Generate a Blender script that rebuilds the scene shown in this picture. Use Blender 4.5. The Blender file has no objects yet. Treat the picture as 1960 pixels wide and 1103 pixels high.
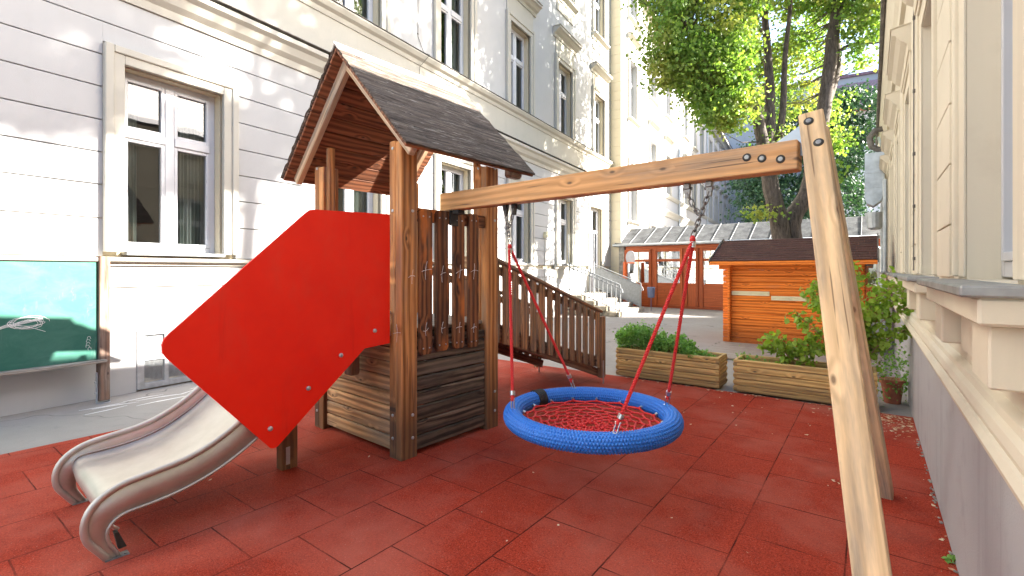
import bpy, math, random
import numpy as np
from mathutils import Vector, Matrix
random.seed(7); NR = np.random.RandomState(11)
R_ = math.radians
sc = bpy.context.scene
col = sc.collection

# ------------------------------------------------------------------ frames
AL, AR, AT, AH = 31.0, 36.7, 40.0, 36.7      # left facade, right facade, play tower, timber hut

# ------------------------------------------------------------------ mesh builder
class MB:
    def __init__(s): s.v=[]; s.f=[]; s.g=[]; s.r=[]
    def add(s, vs, fs, gs=None, rnd=None):
        n=len(s.v); rnd=random.random() if rnd is None else rnd
        s.v+= [tuple(p) for p in vs]; s.f += [tuple(i+n for i in f) for f in fs]
        if gs is None: gs=[(0,0,0)]*len(vs)
        s.g += gs; s.r += [rnd]*len(vs)
    def obox(s, c, ex, ey, ez, dims, bev=0.003):
        c=Vector(c); ex=Vector(ex).normalized(); ey=Vector(ey).normalized(); ez=Vector(ez).normalized()
        h=[d/2 for d in dims]; bev=min(bev, min(h)*0.45)
        order=sorted(range(3), key=lambda i:-dims[i]); off=[random.uniform(0,40) for _ in range(3)]
        vs=[];gs=[];idx={}
        for sx in (-1,1):
            for sy in (-1,1):
                for sz in (-1,1):
                    for k in range(3):
                        q=[sx*(h[0]-bev),sy*(h[1]-bev),sz*(h[2]-bev)]
                        q[k]=(sx,sy,sz)[k]*h[k]
                        idx[(sx,sy,sz,k)]=len(vs)
                        vs.append(c+ex*q[0]+ey*q[1]+ez*q[2])
                        gs.append(tuple(q[order[j]]+off[j] for j in range(3)))
        fs=[]
        def quad(a): fs.append(a)
        for k in range(3):
            i,j=[m for m in range(3) if m!=k]
            for sgn in (-1,1):
                loop=[]
                for (p,q) in ((-1,-1),(1,-1),(1,1),(-1,1)):
                    t=[0,0,0]; t[k]=sgn; t[i]=p; t[j]=q
                    loop.append(idx[(t[0],t[1],t[2],k)])
                quad(loop)
        for k in range(3):        # edges parallel to axis k
            i,j=[m for m in range(3) if m!=k]
            for p in (-1,1):
                for q in (-1,1):
                    A=[0,0,0];A[i]=p;A[j]=q;A[k]=-1; B=list(A);B[k]=1
                    quad([idx[(*A,i)],idx[(*B,i)],idx[(*B,j)],idx[(*A,j)]])
        for sx in (-1,1):
            for sy in (-1,1):
                for sz in (-1,1):
                    fs.append([idx[(sx,sy,sz,0)],idx[(sx,sy,sz,1)],idx[(sx,sy,sz,2)]])
        # orient outwards
        out=[]
        for f in fs:
            a,b,d=vs[f[0]],vs[f[1]],vs[f[2]]; n=(b-a).cross(d-a); m=sum((vs[i] for i in f),Vector())/len(f)-c
            out.append(f if n.dot(m)>=0 else f[::-1])
        s.add(vs,out,gs)
    def box(s,x0,x1,y0,y1,z0,z1,bev=0.003):
        s.obox(((x0+x1)/2,(y0+y1)/2,(z0+z1)/2),(1,0,0),(0,1,0),(0,0,1),(abs(x1-x0),abs(y1-y0),abs(z1-z0)),bev)
    def beam(s,p,q,side,w,t,bev=0.003):
        """board from p to q, width w along 'side' (orthogonalised), thickness t"""
        p=Vector(p);q=Vector(q);d=(q-p);L=d.length;d.normalize();e=Vector(side);e=(e-d*e.dot(d)).normalized();n=d.cross(e)
        s.obox((p+q)/2,d,e,n,(L,w,t),bev)
    def tube(s,pts,r,n=8,closed=False,cap=True):
        pts=[Vector(p) for p in pts];m=len(pts); rs=r if hasattr(r,'__len__') else [r]*m
        vs=[];gs=[];up=None;L=0
        for i,p in enumerate(pts):
            if closed: d=pts[(i+1)%m]-pts[i-1]
            else: d=pts[min(i+1,m-1)]-pts[max(i-1,0)]
            d.normalize()
            if up is None:
                up=Vector((0,0,1)) if abs(d.z)<.9 else Vector((1,0,0))
            e=(up-d*up.dot(d)).normalized();up=e;f=d.cross(e)
            if i: L+=(pts[i]-pts[i-1]).length
            for k in range(n):
                a=2*math.pi*k/n; vs.append(p+(e*math.cos(a)+f*math.sin(a))*rs[i]); gs.append((L,a*rs[i],0))
        fs=[]
        for i in range(m if closed else m-1):
            for k in range(n):
                a=i*n+k;b=i*n+(k+1)%n;c=((i+1)%m)*n+(k+1)%n;d=((i+1)%m)*n+k
                fs.append((a,b,c,d))
        if cap and not closed: fs.append(tuple(range(n))[::-1]); fs.append(tuple((m-1)*n+k for k in range(n)))
        s.add(vs,fs,gs)
    def prism(s, poly, fn, t0, t1):
        """extrude 2-D outline poly between t0 and t1; fn(p,q,t)->xyz"""
        n=len(poly); vs=[Vector(fn(p,q,t0)) for p,q in poly]+[Vector(fn(p,q,t1)) for p,q in poly]
        gs=[(t0,p,q) for p,q in poly]+[(t1,p,q) for p,q in poly]
        fs=[tuple(range(n)),tuple(range(n,2*n))[::-1]]+[(i,i+n,(i+1)%n+n,(i+1)%n) for i in range(n)]
        s.add(vs,fs,gs)
    def build(s,name,mat,parent=None,smooth=False,fixn=False,mats=None):
        me=bpy.data.meshes.new(name); me.from_pydata(s.v,[],s.f)
        a=me.attributes.new('grain','FLOAT_VECTOR','POINT'); a.data.foreach_set('vector',np.array(s.g,dtype=np.float32).ravel())
        b=me.attributes.new('rnd','FLOAT','POINT'); b.data.foreach_set('value',np.array(s.r,dtype=np.float32))
        if fixn:
            import bmesh
            bm=bmesh.new(); bm.from_mesh(me); bmesh.ops.recalc_face_normals(bm,faces=bm.faces); bm.to_mesh(me); bm.free()
        if mat: me.materials.append(mat)
        if smooth: me.polygons.foreach_set('use_smooth',[True]*len(me.polygons))
        me.update(); o=bpy.data.objects.new(name,me); col.objects.link(o)
        if parent: o.parent=parent
        return o

def tag(o,label=None,cat=None,group=None,kind=None):
    if label: o['label']=label
    if cat: o['category']=cat
    if group: o['group']=group
    if kind: o['kind']=kind
    return o
def thing(name,label,cat,frame=0,loc=(0,0,0),group=None):
    """Empty; local x = to the right of the frame, local y = along it. loc given in frame coordinates (x,y,z)"""
    o=bpy.data.objects.new(name,None); col.objects.link(o)
    t=R_(frame); o.rotation_euler=(0,0,-t)
    o.location=(loc[1]*math.sin(t)+loc[0]*math.cos(t), loc[1]*math.cos(t)-loc[0]*math.sin(t), loc[2])
    return tag(o,label,cat,group)
def dup(o,parent=None,loc=None):
    c=o.copy(); col.objects.link(c)
    if parent: c.parent=parent
    if loc is not None: c.location=loc
    for ch in list(o.children): dup(ch,c)
    return c
def world(frame,x,y,z=0):
    t=R_(frame); return Vector((y*math.sin(t)+x*math.cos(t), y*math.cos(t)-x*math.sin(t), z))

# ------------------------------------------------------------------ materials
class NT:
    def __init__(s,name):
        s.m=bpy.data.materials.new(name); s.m.use_nodes=True; s.t=s.m.node_tree; s.t.nodes.clear()
        s.out=s.n('ShaderNodeOutputMaterial'); s.b=s.n('ShaderNodeBsdfPrincipled'); s.l(s.b.outputs[0],s.out.inputs[0])
    def n(s,ty,**k):
        x=s.t.nodes.new(ty)
        for a,v in k.items(): setattr(x,a,v)
        return x
    def l(s,a,b): s.t.links.new(a,b)
    def setin(s,node,i,v):
        if hasattr(v,'is_output') or isinstance(v,bpy.types.NodeSocket): s.l(v,node.inputs[i])
        else: node.inputs[i].default_value=v
    def obj(s): return s.n('ShaderNodeTexCoord').outputs['Object']
    def attr(s,a): return s.n('ShaderNodeAttribute',attribute_name=a)
    def mapv(s,v,scale=(1,1,1),loc=(0,0,0),rot=(0,0,0)):
        m=s.n('ShaderNodeMapping'); s.l(v,m.inputs[0]); m.inputs['Scale'].default_value=scale; m.inputs['Location'].default_value=loc; m.inputs['Rotation'].default_value=rot
        return m.outputs[0]
    def noise(s,v,scale=1,detail=4,rough=.55,dist=0,d4=None):
        x=s.n('ShaderNodeTexNoise')
        s.l(v,x.inputs['Vector']); x.inputs['Scale'].default_value=scale; x.inputs['Detail'].default_value=detail; x.inputs['Roughness'].default_value=rough; x.inputs['Distortion'].default_value=dist
        return x.outputs['Fac']
    def ramp(s,f,a,b,c0=0.,c1=1.):
        x=s.n('ShaderNodeMapRange'); s.l(f,x.inputs[0]); x.inputs[1].default_value=a; x.inputs[2].default_value=b; x.inputs[3].default_value=c0; x.inputs[4].default_value=c1
        return x.outputs[0]
    def mix(s,f,a,b,mode='MIX'):
        x=s.n('ShaderNodeMix',data_type='RGBA',blend_type=mode); s.setin(x,0,f)
        for i,v in ((6,a),(7,b)):
            if isinstance(v,tuple) and len(v)==3: v=(*v,1)
            s.setin(x,i,v)
        return x.outputs[2]
    def math(s,op,a,b=0.):
        x=s.n('ShaderNodeMath',operation=op); s.setin(x,0,a); s.setin(x,1,b); return x.outputs[0]
    def bump(s,h,strength=.3,dist=.01):
        x=s.n('ShaderNodeBump'); x.inputs['Strength'].default_value=strength; x.inputs['Distance'].default_value=dist; s.l(h,x.inputs['Height']); s.l(x.outputs[0],s.b.inputs['Normal'])
    def set(s,**k):
        for a,v in k.items():
            a={'color':'Base Color','rough':'Roughness','metal':'Metallic','spec':'Specular IOR Level','coat':'Coat Weight'}[a]
            if isinstance(v,tuple) and len(v)==3: v=(*v,1)
            s.setin(s.b,a,v)
        return s

def plain(name,c,rough=.6,metal=0,var=.08,scale=6,bump=0):
    n=NT(name); o=n.obj(); f=n.noise(o,scale,5)
    d=tuple(x*(1-var*1.6) for x in c); e=tuple(min(1,x*(1+var)) for x in c)
    n.set(color=n.mix(n.ramp(f,.3,.7),d,e),rough=rough,metal=metal)
    if bump: n.bump(n.noise(o,scale*12,4),.25,bump)
    return n.m

def wood(name,c1,c2,grey=.3,greyc=(.30,.26,.22),stain=.25,stainc=(.05,.035,.028),knots=.6,base=None,rough=.65,bumps=.5,streak=55,hot=None,con=(.46,.73)):
    n=NT(name); g=n.attr('grain').outputs['Vector']; rn=n.attr('rnd').outputs['Fac']; o=n.obj()
    # growth-ring figure
    warp=n.noise(n.mapv(g,(1.1,6,6)),1,3)
    sep=n.n('ShaderNodeSeparateXYZ'); n.l(g,sep.inputs[0])
    # knots
    vor=n.n('ShaderNodeTexVoronoi',voronoi_dimensions='2D'); n.l(n.mapv(g,(2.8,6.4,1)),vor.inputs['Vector']); vor.inputs['Scale'].default_value=1
    kd=vor.outputs['Distance']; kn=n.ramp(kd,.03,.075,1,0); halo=n.ramp(kd,.05,.28,1,0)
    gate=n.math('GREATER_THAN',n.n('ShaderNodeSeparateColor').outputs[0],.0)
    sc_=n.n('ShaderNodeSeparateColor'); n.l(vor.outputs['Color'],sc_.inputs[0]); gate=n.math('GREATER_THAN',sc_.outputs[0],1-knots*.55)
    kn=n.math('MULTIPLY',kn,gate); halo=n.math('MULTIPLY',halo,gate)
    ring=n.math('ADD',n.math('MULTIPLY',sep.outputs[1],120),n.math('ADD',n.math('MULTIPLY',warp,9),n.math('MULTIPLY',halo,6)))
    rg=n.math('ADD',n.math('MULTIPLY',n.math('SINE',ring),.5),.5)
    fine=n.noise(n.mapv(g,(2.2,streak*2,streak*2)),1,5,.6)
    midn=n.noise(n.mapv(g,(1.3,26,26),loc=(5,5,1)),1,5,.65)
    rg=n.math('ADD',n.math('MULTIPLY',rg,.26),n.math('ADD',n.math('MULTIPLY',fine,.38),n.math('MULTIPLY',midn,.55)))
    c=n.mix(n.ramp(rg,*con),tuple(min(1,x*1.12) for x in c1),tuple(x*.82 for x in c2))
    # per-board tone
    c=n.mix(n.math('MULTIPLY',n.ramp(rn,0,1),.26),c,tuple(x*.55 for x in c2))
    if hot: c=n.mix(n.ramp(n.noise(n.mapv(g,(2.3,7,7)),1,3),.54,.66),c,hot)
    # weathered grey
    gf=n.ramp(n.noise(n.mapv(g,(1.3,9,9)),1,5,.65),.62-grey*.45,.80-grey*.25)
    gf=n.math('MULTIPLY',gf,min(1,.45+grey)); 
    gcol=n.mix(n.ramp(fine,.35,.65),tuple(x*.45 for x in greyc),greyc)
    c=n.mix(gf,c,gcol)
    # dark stain patches
    sf=n.ramp(n.noise(n.mapv(g,(.9,5,5),loc=(3,1,7)),1,5,.7),.70-stain*.4,.86-stain*.35)
    c=n.mix(n.math('MULTIPLY',sf,.8),c,stainc)
    c=n.mix(n.math('MULTIPLY',kn,.85),c,stainc)
    # drying cracks
    ck=n.ramp(n.noise(n.mapv(g,(1.6,55,55),loc=(9,4,2)),1,2,.5),.665,.715)
    c=n.mix(n.math('MULTIPLY',ck,.75),c,stainc)
    if base:                        # damp, dirty lower ends
        z=n.n('ShaderNodeSeparateXYZ'); n.l(o,z.inputs[0])
        zz=n.math('ADD',z.outputs[2],n.math('MULTIPLY',n.noise(n.mapv(g,(1.2,12,12)),1,4),-.5*base[1]))
        c=n.mix(n.ramp(zz,base[0],base[0]+base[1],base[2],0),c,stainc)
    n.set(color=c,rough=rough,spec=.3)
    n.bump(n.math('SUBTRACT',n.math('MULTIPLY',fine,.6),n.math('MULTIPLY',ck,1.2)),bumps,.003)
    return n.m

def plaster(name,c,dirt=(.32,.29,.25),amt=.25,bump=.0015,streaks=.5):
    n=NT(name); o=n.obj()
    big=n.noise(o,.7,5,.6); mid=n.noise(o,5,5,.6); st=n.noise(n.mapv(o,(5,5,.35)),1,5,.65)
    cc=n.mix(n.ramp(big,.3,.7),tuple(x*.93 for x in c),c)
    f=n.math('MULTIPLY',n.math('ADD',n.math('MULTIPLY',n.ramp(st,.52,.78),streaks),n.math('MULTIPLY',n.ramp(mid,.55,.8),.5)),amt)
    cc=n.mix(f,cc,dirt)
    n.set(color=cc,rough=.85,spec=.25)
    n.bump(n.math('ADD',n.noise(o,140,3),n.math('MULTIPLY',n.noise(o,18,3),.7)),.5,bump)
    return n.m

M={}
M['wall']=plaster('white_plaster',(.455,.452,.448),(.27,.245,.20),amt=.2)
M['trim']=plaster('pale_trim_plaster',(.47,.445,.385),(.25,.22,.17),amt=.25)
M['reveal']=plaster('shade_tinted_reveal_plaster',(.58,.51,.37),(.28,.24,.18),amt=.2)  # creamier plaster copy: warm bounced shade of reveals and quoins put into the colour
M['plinth']=plaster('grey_plinth_render',(.385,.375,.385),(.16,.145,.145),amt=.6,bump=.003,streaks=.9)
M['cream']=plaster('cream_plaster',(.64,.575,.45),(.34,.28,.21),amt=.32)
M['flash']=plain('weathered_flashing',(.16,.145,.13),.7,.1,.3,8)
M['upvc']=plain('white_window_paint',(.50,.505,.53),.35,0,.02)
M['sillmetal']=plain('grey_sill_metal',(.30,.31,.31),.45,.5,.25,9,.001)
M['zinc']=plain('zinc',(.42,.45,.47),.42,.75,.15,5)
M['galv']=plain('galvanised_rail',(.50,.52,.54),.42,.6,.12,14)
M['steel']=plain('bolt_steel',(.55,.55,.53),.3,.95,.15,40)
M['chainm']=plain('dull_chain',(.20,.19,.18),.42,.7,.2,60)
M['seam']=plain('seam_metal',(.20,.205,.21),.6,.2,.2,9)
M['railg']=plain('grey_rail_paint',(.22,.23,.235),.5,.2,.12,14)
M['boltg']=plain('dull_bolt',(.30,.30,.29),.45,.6,.15,40)
M['darkrub']=plain('dark_rubber',(.03,.028,.025),.7,0,.2,20)
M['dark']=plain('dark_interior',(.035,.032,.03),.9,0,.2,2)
M['curtain']=plain('pale_curtain',(.40,.42,.37),.9,0,.08,3)
M['stone']=plain('stair_stone',(.30,.275,.24),.9,0,.3,7,.004)
M['rough']=plain('rough_yellow_stone',(.34,.29,.21),.95,0,.4,5,.02)
M['greybld']=plaster('grey_render',(.42,.42,.43),amt=.3)
M['bluebld']=plaster('pale_render',(.62,.64,.70),amt=.2)
M['terracotta']=plain('terracotta',(.42,.13,.07),.8,0,.2,12)
M['soil']=plain('potting_soil',(.045,.03,.02),1,0,.4,25,.01)
M['orangeplastic']=plain('orange_plastic',(.75,.14,.03),.35)
M['whiteplastic']=plain('white_plastic',(.40,.40,.42),.35)
M['peg']=plain('cream_peg_rail',(.75,.66,.42),.6,0,.05)
M['chalk']=plain('chalk_mark',(.80,.79,.76),.95,0,.05)
M['bluegrey']=plain('blue_grey_bin',(.10,.12,.2),.6)

# glass: real reflection over a see-through pane
def glass(name,tint=(.42,.46,.47),refl=.75):
    n=NT(name); tr=n.n('ShaderNodeBsdfTransparent'); tr.inputs[0].default_value=(*tint,1)
    gl=n.n('ShaderNodeBsdfGlossy'); gl.inputs['Roughness'].default_value=.015; gl.inputs[0].default_value=(.95,.97,1,1)
    fr=n.n('ShaderNodeFresnel'); fr.inputs[0].default_value=1.5
    f=n.math('MINIMUM',n.math('ADD',n.math('MULTIPLY',fr.outputs[0],1.7*refl),.05*refl),1.0)
    mx=n.n('ShaderNodeMixShader'); n.l(f,mx.inputs[0]); n.l(tr.outputs[0],mx.inputs[1]); n.l(gl.outputs[0],mx.inputs[2]); n.l(mx.outputs[0],n.out.inputs[0])
    wob=n.n('ShaderNodeBump'); wob.inputs['Strength'].default_value=.06; wob.inputs['Distance'].default_value=.02
    n.l(n.noise(n.obj(),2.2,1),wob.inputs['Height']); n.l(wob.outputs[0],gl.inputs['Normal'])
    return n.m
M['glass']=glass('window_glass')
M['pavglass']=glass('pavilion_glass',(.6,.6,.6),4.5)
M['clear']=glass('clear_screen_glass',(.93,.95,.95),.7)

# brushed slide steel
def slidesteel():
    n=NT('brushed_steel'); o=n.obj(); f=n.noise(n.mapv(o,(90,3,90)),1,4); g=n.noise(o,5,5,.6)
    n.set(color=n.mix(n.ramp(g,.3,.75),(.46,.42,.37),(.60,.565,.51)),metal=.7,rough=n.ramp(n.math('ADD',n.math('MULTIPLY',f,.5),n.math('MULTIPLY',g,.5)),.3,.7,.42,.56))
    n.bump(f,.06,.001); return n.m
M['slide']=slidesteel()
def redpanel():
    n=NT('red_panel'); o=n.obj(); g=n.noise(o,3,5,.6); sc_=n.ramp(n.noise(n.mapv(o,(4,4,30),rot=(0,.6,0)),3,3,.7),.73,.76)
    c=n.mix(n.ramp(g,.3,.7),(.84,.014,.003),(.92,.022,.005)); c=n.mix(n.math('MULTIPLY',sc_,.25),c,(.7,.2,.15))
    du=n.ramp(n.noise(n.mapv(o,(1,2.2,1.2)),2.4,6,.7),.5,.8,0,.20); c=n.mix(du,c,(.62,.10,.06)); dr=n.ramp(n.noise(n.mapv(o,(1,9,.8)),1,5,.7),.60,.78,0,.28); c=n.mix(dr,c,(.50,.012,.006)); n.set(color=c,rough=n.ramp(n.noise(o,9,5,.7),.3,.7,.30,.58),spec=.3); n.bump(n.noise(o,220,2),.12,.001); return n.m
M['red']=redpanel()
def rubber():
    n=NT('red_rubber_tiles'); o=n.obj()
    br=n.n('ShaderNodeTexBrick',offset=.5,offset_frequency=2,squash=1)
    br.inputs['Scale'].default_value=1; br.inputs['Mortar Size'].default_value=.0045; br.inputs['Mortar Smooth'].default_value=.3; br.inputs['Bias'].default_value=0
    br.inputs['Brick Width'].default_value=.5; br.inputs['Row Height'].default_value=.49
    br.inputs['Color1'].default_value=(0,0,0,1); br.inputs['Color2'].default_value=(1,1,1,1); br.inputs['Mortar'].default_value=(.5,.5,.5,1)
    # swap so that rows run along local y
    sw=n.n('ShaderNodeSeparateXYZ'); n.l(o,sw.inputs[0]); cb=n.n('ShaderNodeCombineXYZ')
    wob=n.math('MULTIPLY',n.math('SUBTRACT',n.noise(o,9,3),.5),.006)
    n.l(n.math('ADD',n.math('ADD',sw.outputs[1],.068),wob),cb.inputs[0]); n.l(n.math('ADD',n.math('ADD',sw.outputs[0],.10),wob),cb.inputs[1]); n.l(cb.outputs[0],br.inputs['Vector'])
    gran=n.noise(o,170,2,.7); gv=n.n('ShaderNodeTexVoronoi'); gv.inputs['Scale'].default_value=330; n.l(o,gv.inputs['Vector'])
    big=n.noise(o,1.1,4,.6); mid=n.noise(o,6,5,.65)
    tone=n.n('ShaderNodeSeparateColor'); n.l(br.outputs['Color'],tone.inputs[0])
    gr2=n.noise(o,85,3,.75); c=n.mix(n.ramp(n.math('ADD',n.math('MULTIPLY',gran,.5),n.math('MULTIPLY',gr2,.5)),.36,.66),(.19,.019,.009),(.56,.072,.034))
    c=n.mix(n.math('MULTIPLY',tone.outputs[0],.28),c,(.24,.034,.018))
    c=n.mix(n.ramp(mid,.5,.85,0,.35),c,(.20,.034,.022)); c=n.mix(n.ramp(big,.46,.68,0,.55),c,(.44,.135,.095)); c=n.mix(n.ramp(n.noise(n.mapv(o,(1,1,1),loc=(7,3,0)),1.6,5,.7),.55,.75,0,.5),c,(.16,.026,.018))
    sp=n.ramp(n.noise(o,150,1,.5),.725,.75); c=n.mix(n.math('MULTIPLY',sp,.45),c,(.6,.36,.28))
    seam=br.outputs['Fac']; broken=n.ramp(n.noise(o,4,3),.35,.62,.25,1)
    c=n.mix(n.math('MULTIPLY',n.math('MULTIPLY',seam,broken),.85),c,(.02,.006,.005))
    n.set(color=c,rough=.9,spec=.12)
    n.bump(n.math('SUBTRACT',n.math('ADD',n.math('MULTIPLY',gran,.5),n.math('MULTIPLY',gv.outputs['Distance'],.5)),n.math('MULTIPLY',seam,1.6)),.8,.004)
    return n.m
M['rubber']=rubber()
def asphalt():
    n=NT('pale_worn_asphalt'); o=n.obj(); g=n.noise(o,190,3,.7); b=n.noise(o,.8,6,.65); m=n.noise(o,7,5,.7)
    c=n.mix(n.ramp(g,.3,.7),(.23,.205,.185),(.38,.345,.31)); c=n.mix(n.ramp(b,.4,.75,0,.5),c,(.42,.39,.36)); c=n.mix(n.ramp(m,.55,.8,0,.4),c,(.17,.16,.155))
    vo=n.n('ShaderNodeTexVoronoi',feature='DISTANCE_TO_EDGE'); vo.inputs['Scale'].default_value=.33
    wv=n.n('ShaderNodeVectorMath',operation='ADD'); n.l(o,wv.inputs[0]); nn=n.n('ShaderNodeTexNoise'); n.l(o,nn.inputs['Vector']); nn.inputs['Scale'].default_value=1.5; n.l(nn.outputs['Color'],wv.inputs[1]); n.l(wv.outputs[0],vo.inputs['Vector'])
    ck=n.ramp(vo.outputs['Distance'],.0,.004,1,0); c=n.mix(n.math('MULTIPLY',ck,.6),c,(.07,.065,.06))
    n.set(color=c,rough=.9,spec=.25); n.bump(n.math('SUBTRACT',g,ck),.6,.004); return n.m
M['asphalt']=asphalt()
def zincroof():
    n=NT('tarnished_roof_metal'); o=n.obj(); a=n.noise(o,3.2,7,.75); b=n.noise(n.mapv(o,(1,5,5)),1.5,5,.7); s=n.noise(o,14,4,.8)
    c=n.mix(n.ramp(a,.35,.68),(.035,.036,.038),(.14,.143,.147)); c=n.mix(n.ramp(s,.6,.75,0,.6),c,(.42,.42,.4)); c=n.mix(n.ramp(b,.5,.8,0,.5),c,(.05,.045,.045))
    n.set(color=c,rough=n.ramp(a,.3,.7,.6,.85),metal=.0,spec=.2); return n.m
M['zincroof']=zincroof()
def shingle():
    n=NT('brown_shingle'); o=n.obj(); a=n.noise(o,30,4,.8); r=n.attr('rnd').outputs['Fac']; b=n.noise(o,3,5,.7)
    c=n.mix(n.ramp(a,.3,.7),(.045,.017,.013),(.14,.055,.042)); c=n.mix(n.math('MULTIPLY',r,.45),c,(.04,.02,.018)); c=n.mix(n.ramp(b,.55,.8,0,.5),c,(.20,.13,.08))
    n.set(color=c,rough=.95); n.bump(a,.8,.006); return n.m
M['shingle']=shingle()
def roofply():
    n=NT('weathered_roof_boards'); g=n.attr('grain').outputs['Vector']; o=n.obj()
    f=n.noise(n.mapv(g,(1.8,24,24)),1,7,.72,.9); h=n.noise(n.mapv(g,(4,48,48)),1,4,.7,.6); b=n.noise(n.mapv(g,(2,5,5)),1,6,.75)
    c=n.mix(n.ramp(f,.36,.64),(.032,.023,.018),(.175,.132,.104)); c=n.mix(n.math('MULTIPLY',n.ramp(h,.55,.66),n.ramp(b,.42,.58)),c,(.42,.38,.34)); c=n.mix(n.ramp(b,.52,.80,0,.5),c,(.115,.068,.042))
    c=n.mix(n.ramp(n.noise(n.mapv(g,(3,60,60),loc=(4,2,2)),1,3),.63,.68),c,(.012,.01,.01))
    n.set(color=c,rough=.85,spec=.3); n.bump(n.math('ADD',f,h),1.0,.008); return n.m
M['roofply']=roofply()
def bark():
    n=NT('linden_bark'); g=n.attr('grain').outputs['Vector']; o=n.obj(); f=n.noise(n.mapv(o,(16,16,3.2)),1,6,.75,.4)
    n.set(color=n.mix(n.ramp(f,.35,.65),(.035,.027,.022),(.17,.135,.11)),rough=.95); n.bump(f,1,.04); return n.m
M['bark']=bark()
def leafmat(name,a,b,c3,tr=.5):
    n=NT(name); r=n.attr('rnd').outputs['Fac']; o=n.obj(); big=n.noise(o,.9,3)
    c=n.mix(r,a,b); c=n.mix(n.ramp(big,.48,.68),c,c3)
    n.set(color=c,rough=.5,spec=.35)
    t=n.n('ShaderNodeBsdfTranslucent'); n.l(n.mix(1.0,c,(1.15,1.2,.55),'MULTIPLY'),t.inputs[0])
    mx=n.n('ShaderNodeMixShader'); mx.inputs[0].default_value=tr; n.l(n.b.outputs[0],mx.inputs[1]); n.l(t.outputs[0],mx.inputs[2]); n.l(mx.outputs[0],n.out.inputs[0])
    return n.m
M['linden']=leafmat('linden_leaf',(.11,.225,.040),(.25,.37,.085),(.36,.37,.10),.45)
M['darkleaf']=leafmat('dark_leaf',(.02,.06,.03),(.05,.11,.05),(.03,.075,.045),.25)
M['herb']=leafmat('herb_leaf',(.13,.30,.06),(.28,.50,.13),(.22,.42,.10),.4)
M['vine']=leafmat('raspberry_leaf',(.20,.34,.04),(.38,.52,.09),(.28,.44,.07),.45)
M['stem']=plain('green_stem',(.16,.17,.06),.7)
M['drystem']=plain('dry_cane',(.35,.2,.1),.8)
def litter():
    n=NT('dry_leaf'); r=n.attr('rnd').outputs['Fac']; n.set(color=n.mix(r,(.75,.62,.42),(.42,.13,.05)),rough=.8); return n.m
M['litter']=litter()
def rope(name,a,b,rough=.45):
    n=NT(name); o=n.obj(); f=n.noise(o,120,3,.6); n.set(color=n.mix(n.ramp(f,.3,.7),a,b),rough=rough,spec=.4); n.bump(n.noise(o,500,2),.3,.001); return n.m
M['redrope']=rope('red_rope',(.55,.015,.018),(.75,.045,.04))
M['bluerope']=rope('blue_rope',(.012,.12,.50),(.04,.24,.74),.32)
def board():
    n=NT('green_chalkboard'); o=n.obj(); w=n.noise(n.mapv(o,(1,1.6,2.6)),2.2,6,.7,.6); v=n.noise(n.mapv(o,(1,3,1.0)),3,7,.75,1.2)
    c=n.mix(n.ramp(w,.40,.72,0,.55),(.016,.115,.082),(.07,.19,.145)); c=n.mix(n.ramp(v,.57,.74,0,.45),c,(.19,.28,.24))
    n.set(color=c,rough=.6); return n.m
M['board']=board()
def rooftile():
    n=NT('purple_roof_tiles'); o=n.obj(); w=n.n('ShaderNodeTexBrick'); n.l(o,w.inputs['Vector']); w.inputs['Scale'].default_value=3
    w.inputs['Color1'].default_value=(.20,.11,.13,1);w.inputs['Color2'].default_value=(.28,.17,.19,1);w.inputs['Mortar'].default_value=(.1,.05,.06,1); n.set(color=w.outputs[0],rough=.8); return n.m
M['rooftile']=rooftile()

M['w_post']=wood('post_wood',(.66,.30,.105),(.36,.135,.042),grey=.34,greyc=(.36,.27,.20),stain=.20,base=(.08,.6,.72))
M['w_plank']=wood('front_planks',(.82,.54,.28),(.42,.22,.10),grey=.5,greyc=(.40,.31,.23),stain=.20,base=(-.1,.2,.3))
M['w_dark']=wood('blackened_planks',(.20,.14,.10),(.035,.025,.02),grey=.5,greyc=(.19,.155,.125),stain=.62,stainc=(.014,.011,.010),bumps=.9)
M['w_slat']=wood('stained_slats',(.26,.10,.04),(.10,.036,.018),grey=.18,greyc=(.24,.17,.12),stain=.38,stainc=(.03,.022,.018),hot=(.50,.15,.035),knots=.8,bumps=.8)
M['w_ramp']=wood('ramp_slats',(.52,.24,.10),(.24,.11,.055),grey=.62,greyc=(.30,.22,.17),stain=.22,base=(.05,.5,.4))
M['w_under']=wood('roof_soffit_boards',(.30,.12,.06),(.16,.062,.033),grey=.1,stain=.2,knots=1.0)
M['w_raft']=wood('rafter_wood',(.78,.57,.37),(.55,.34,.18),grey=.5,greyc=(.56,.48,.40),stain=.12)
M['w_ridge']=wood('sun_painted_ridge_wood',(.70,.66,.60),(.55,.50,.44),grey=.3,greyc=(.5,.46,.42),stain=.1,stainc=(.2,.16,.13))  # pale tone paints the sunlit strip along the ridge into the wood
M['w_beam']=wood('swing_beam_wood',(.78,.44,.19),(.61,.31,.12),grey=.34,greyc=(.40,.31,.23),stain=.08,stainc=(.10,.07,.05),knots=.5,bumps=.3,con=(.40,.82))
M['w_leg']=wood('swing_leg_wood',(.80,.56,.32),(.64,.41,.21),grey=.55,greyc=(.42,.34,.26),stain=.10,stainc=(.17,.10,.055),knots=1.0,bumps=.3,con=(.38,.86))
M['w_planter']=wood('planter_boards',(.70,.47,.18),(.46,.27,.085),grey=.28,greyc=(.28,.23,.14),stain=.15,knots=.6,base=(-.02,.2,.55),con=(.40,.80))
M['w_hut']=wood('orange_hut_boards',(.85,.23,.028),(.72,.17,.015),grey=.0,stain=.0,stainc=(.20,.05,.012),knots=.7,bumps=.2,base=(.12,.28,.62))
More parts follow.
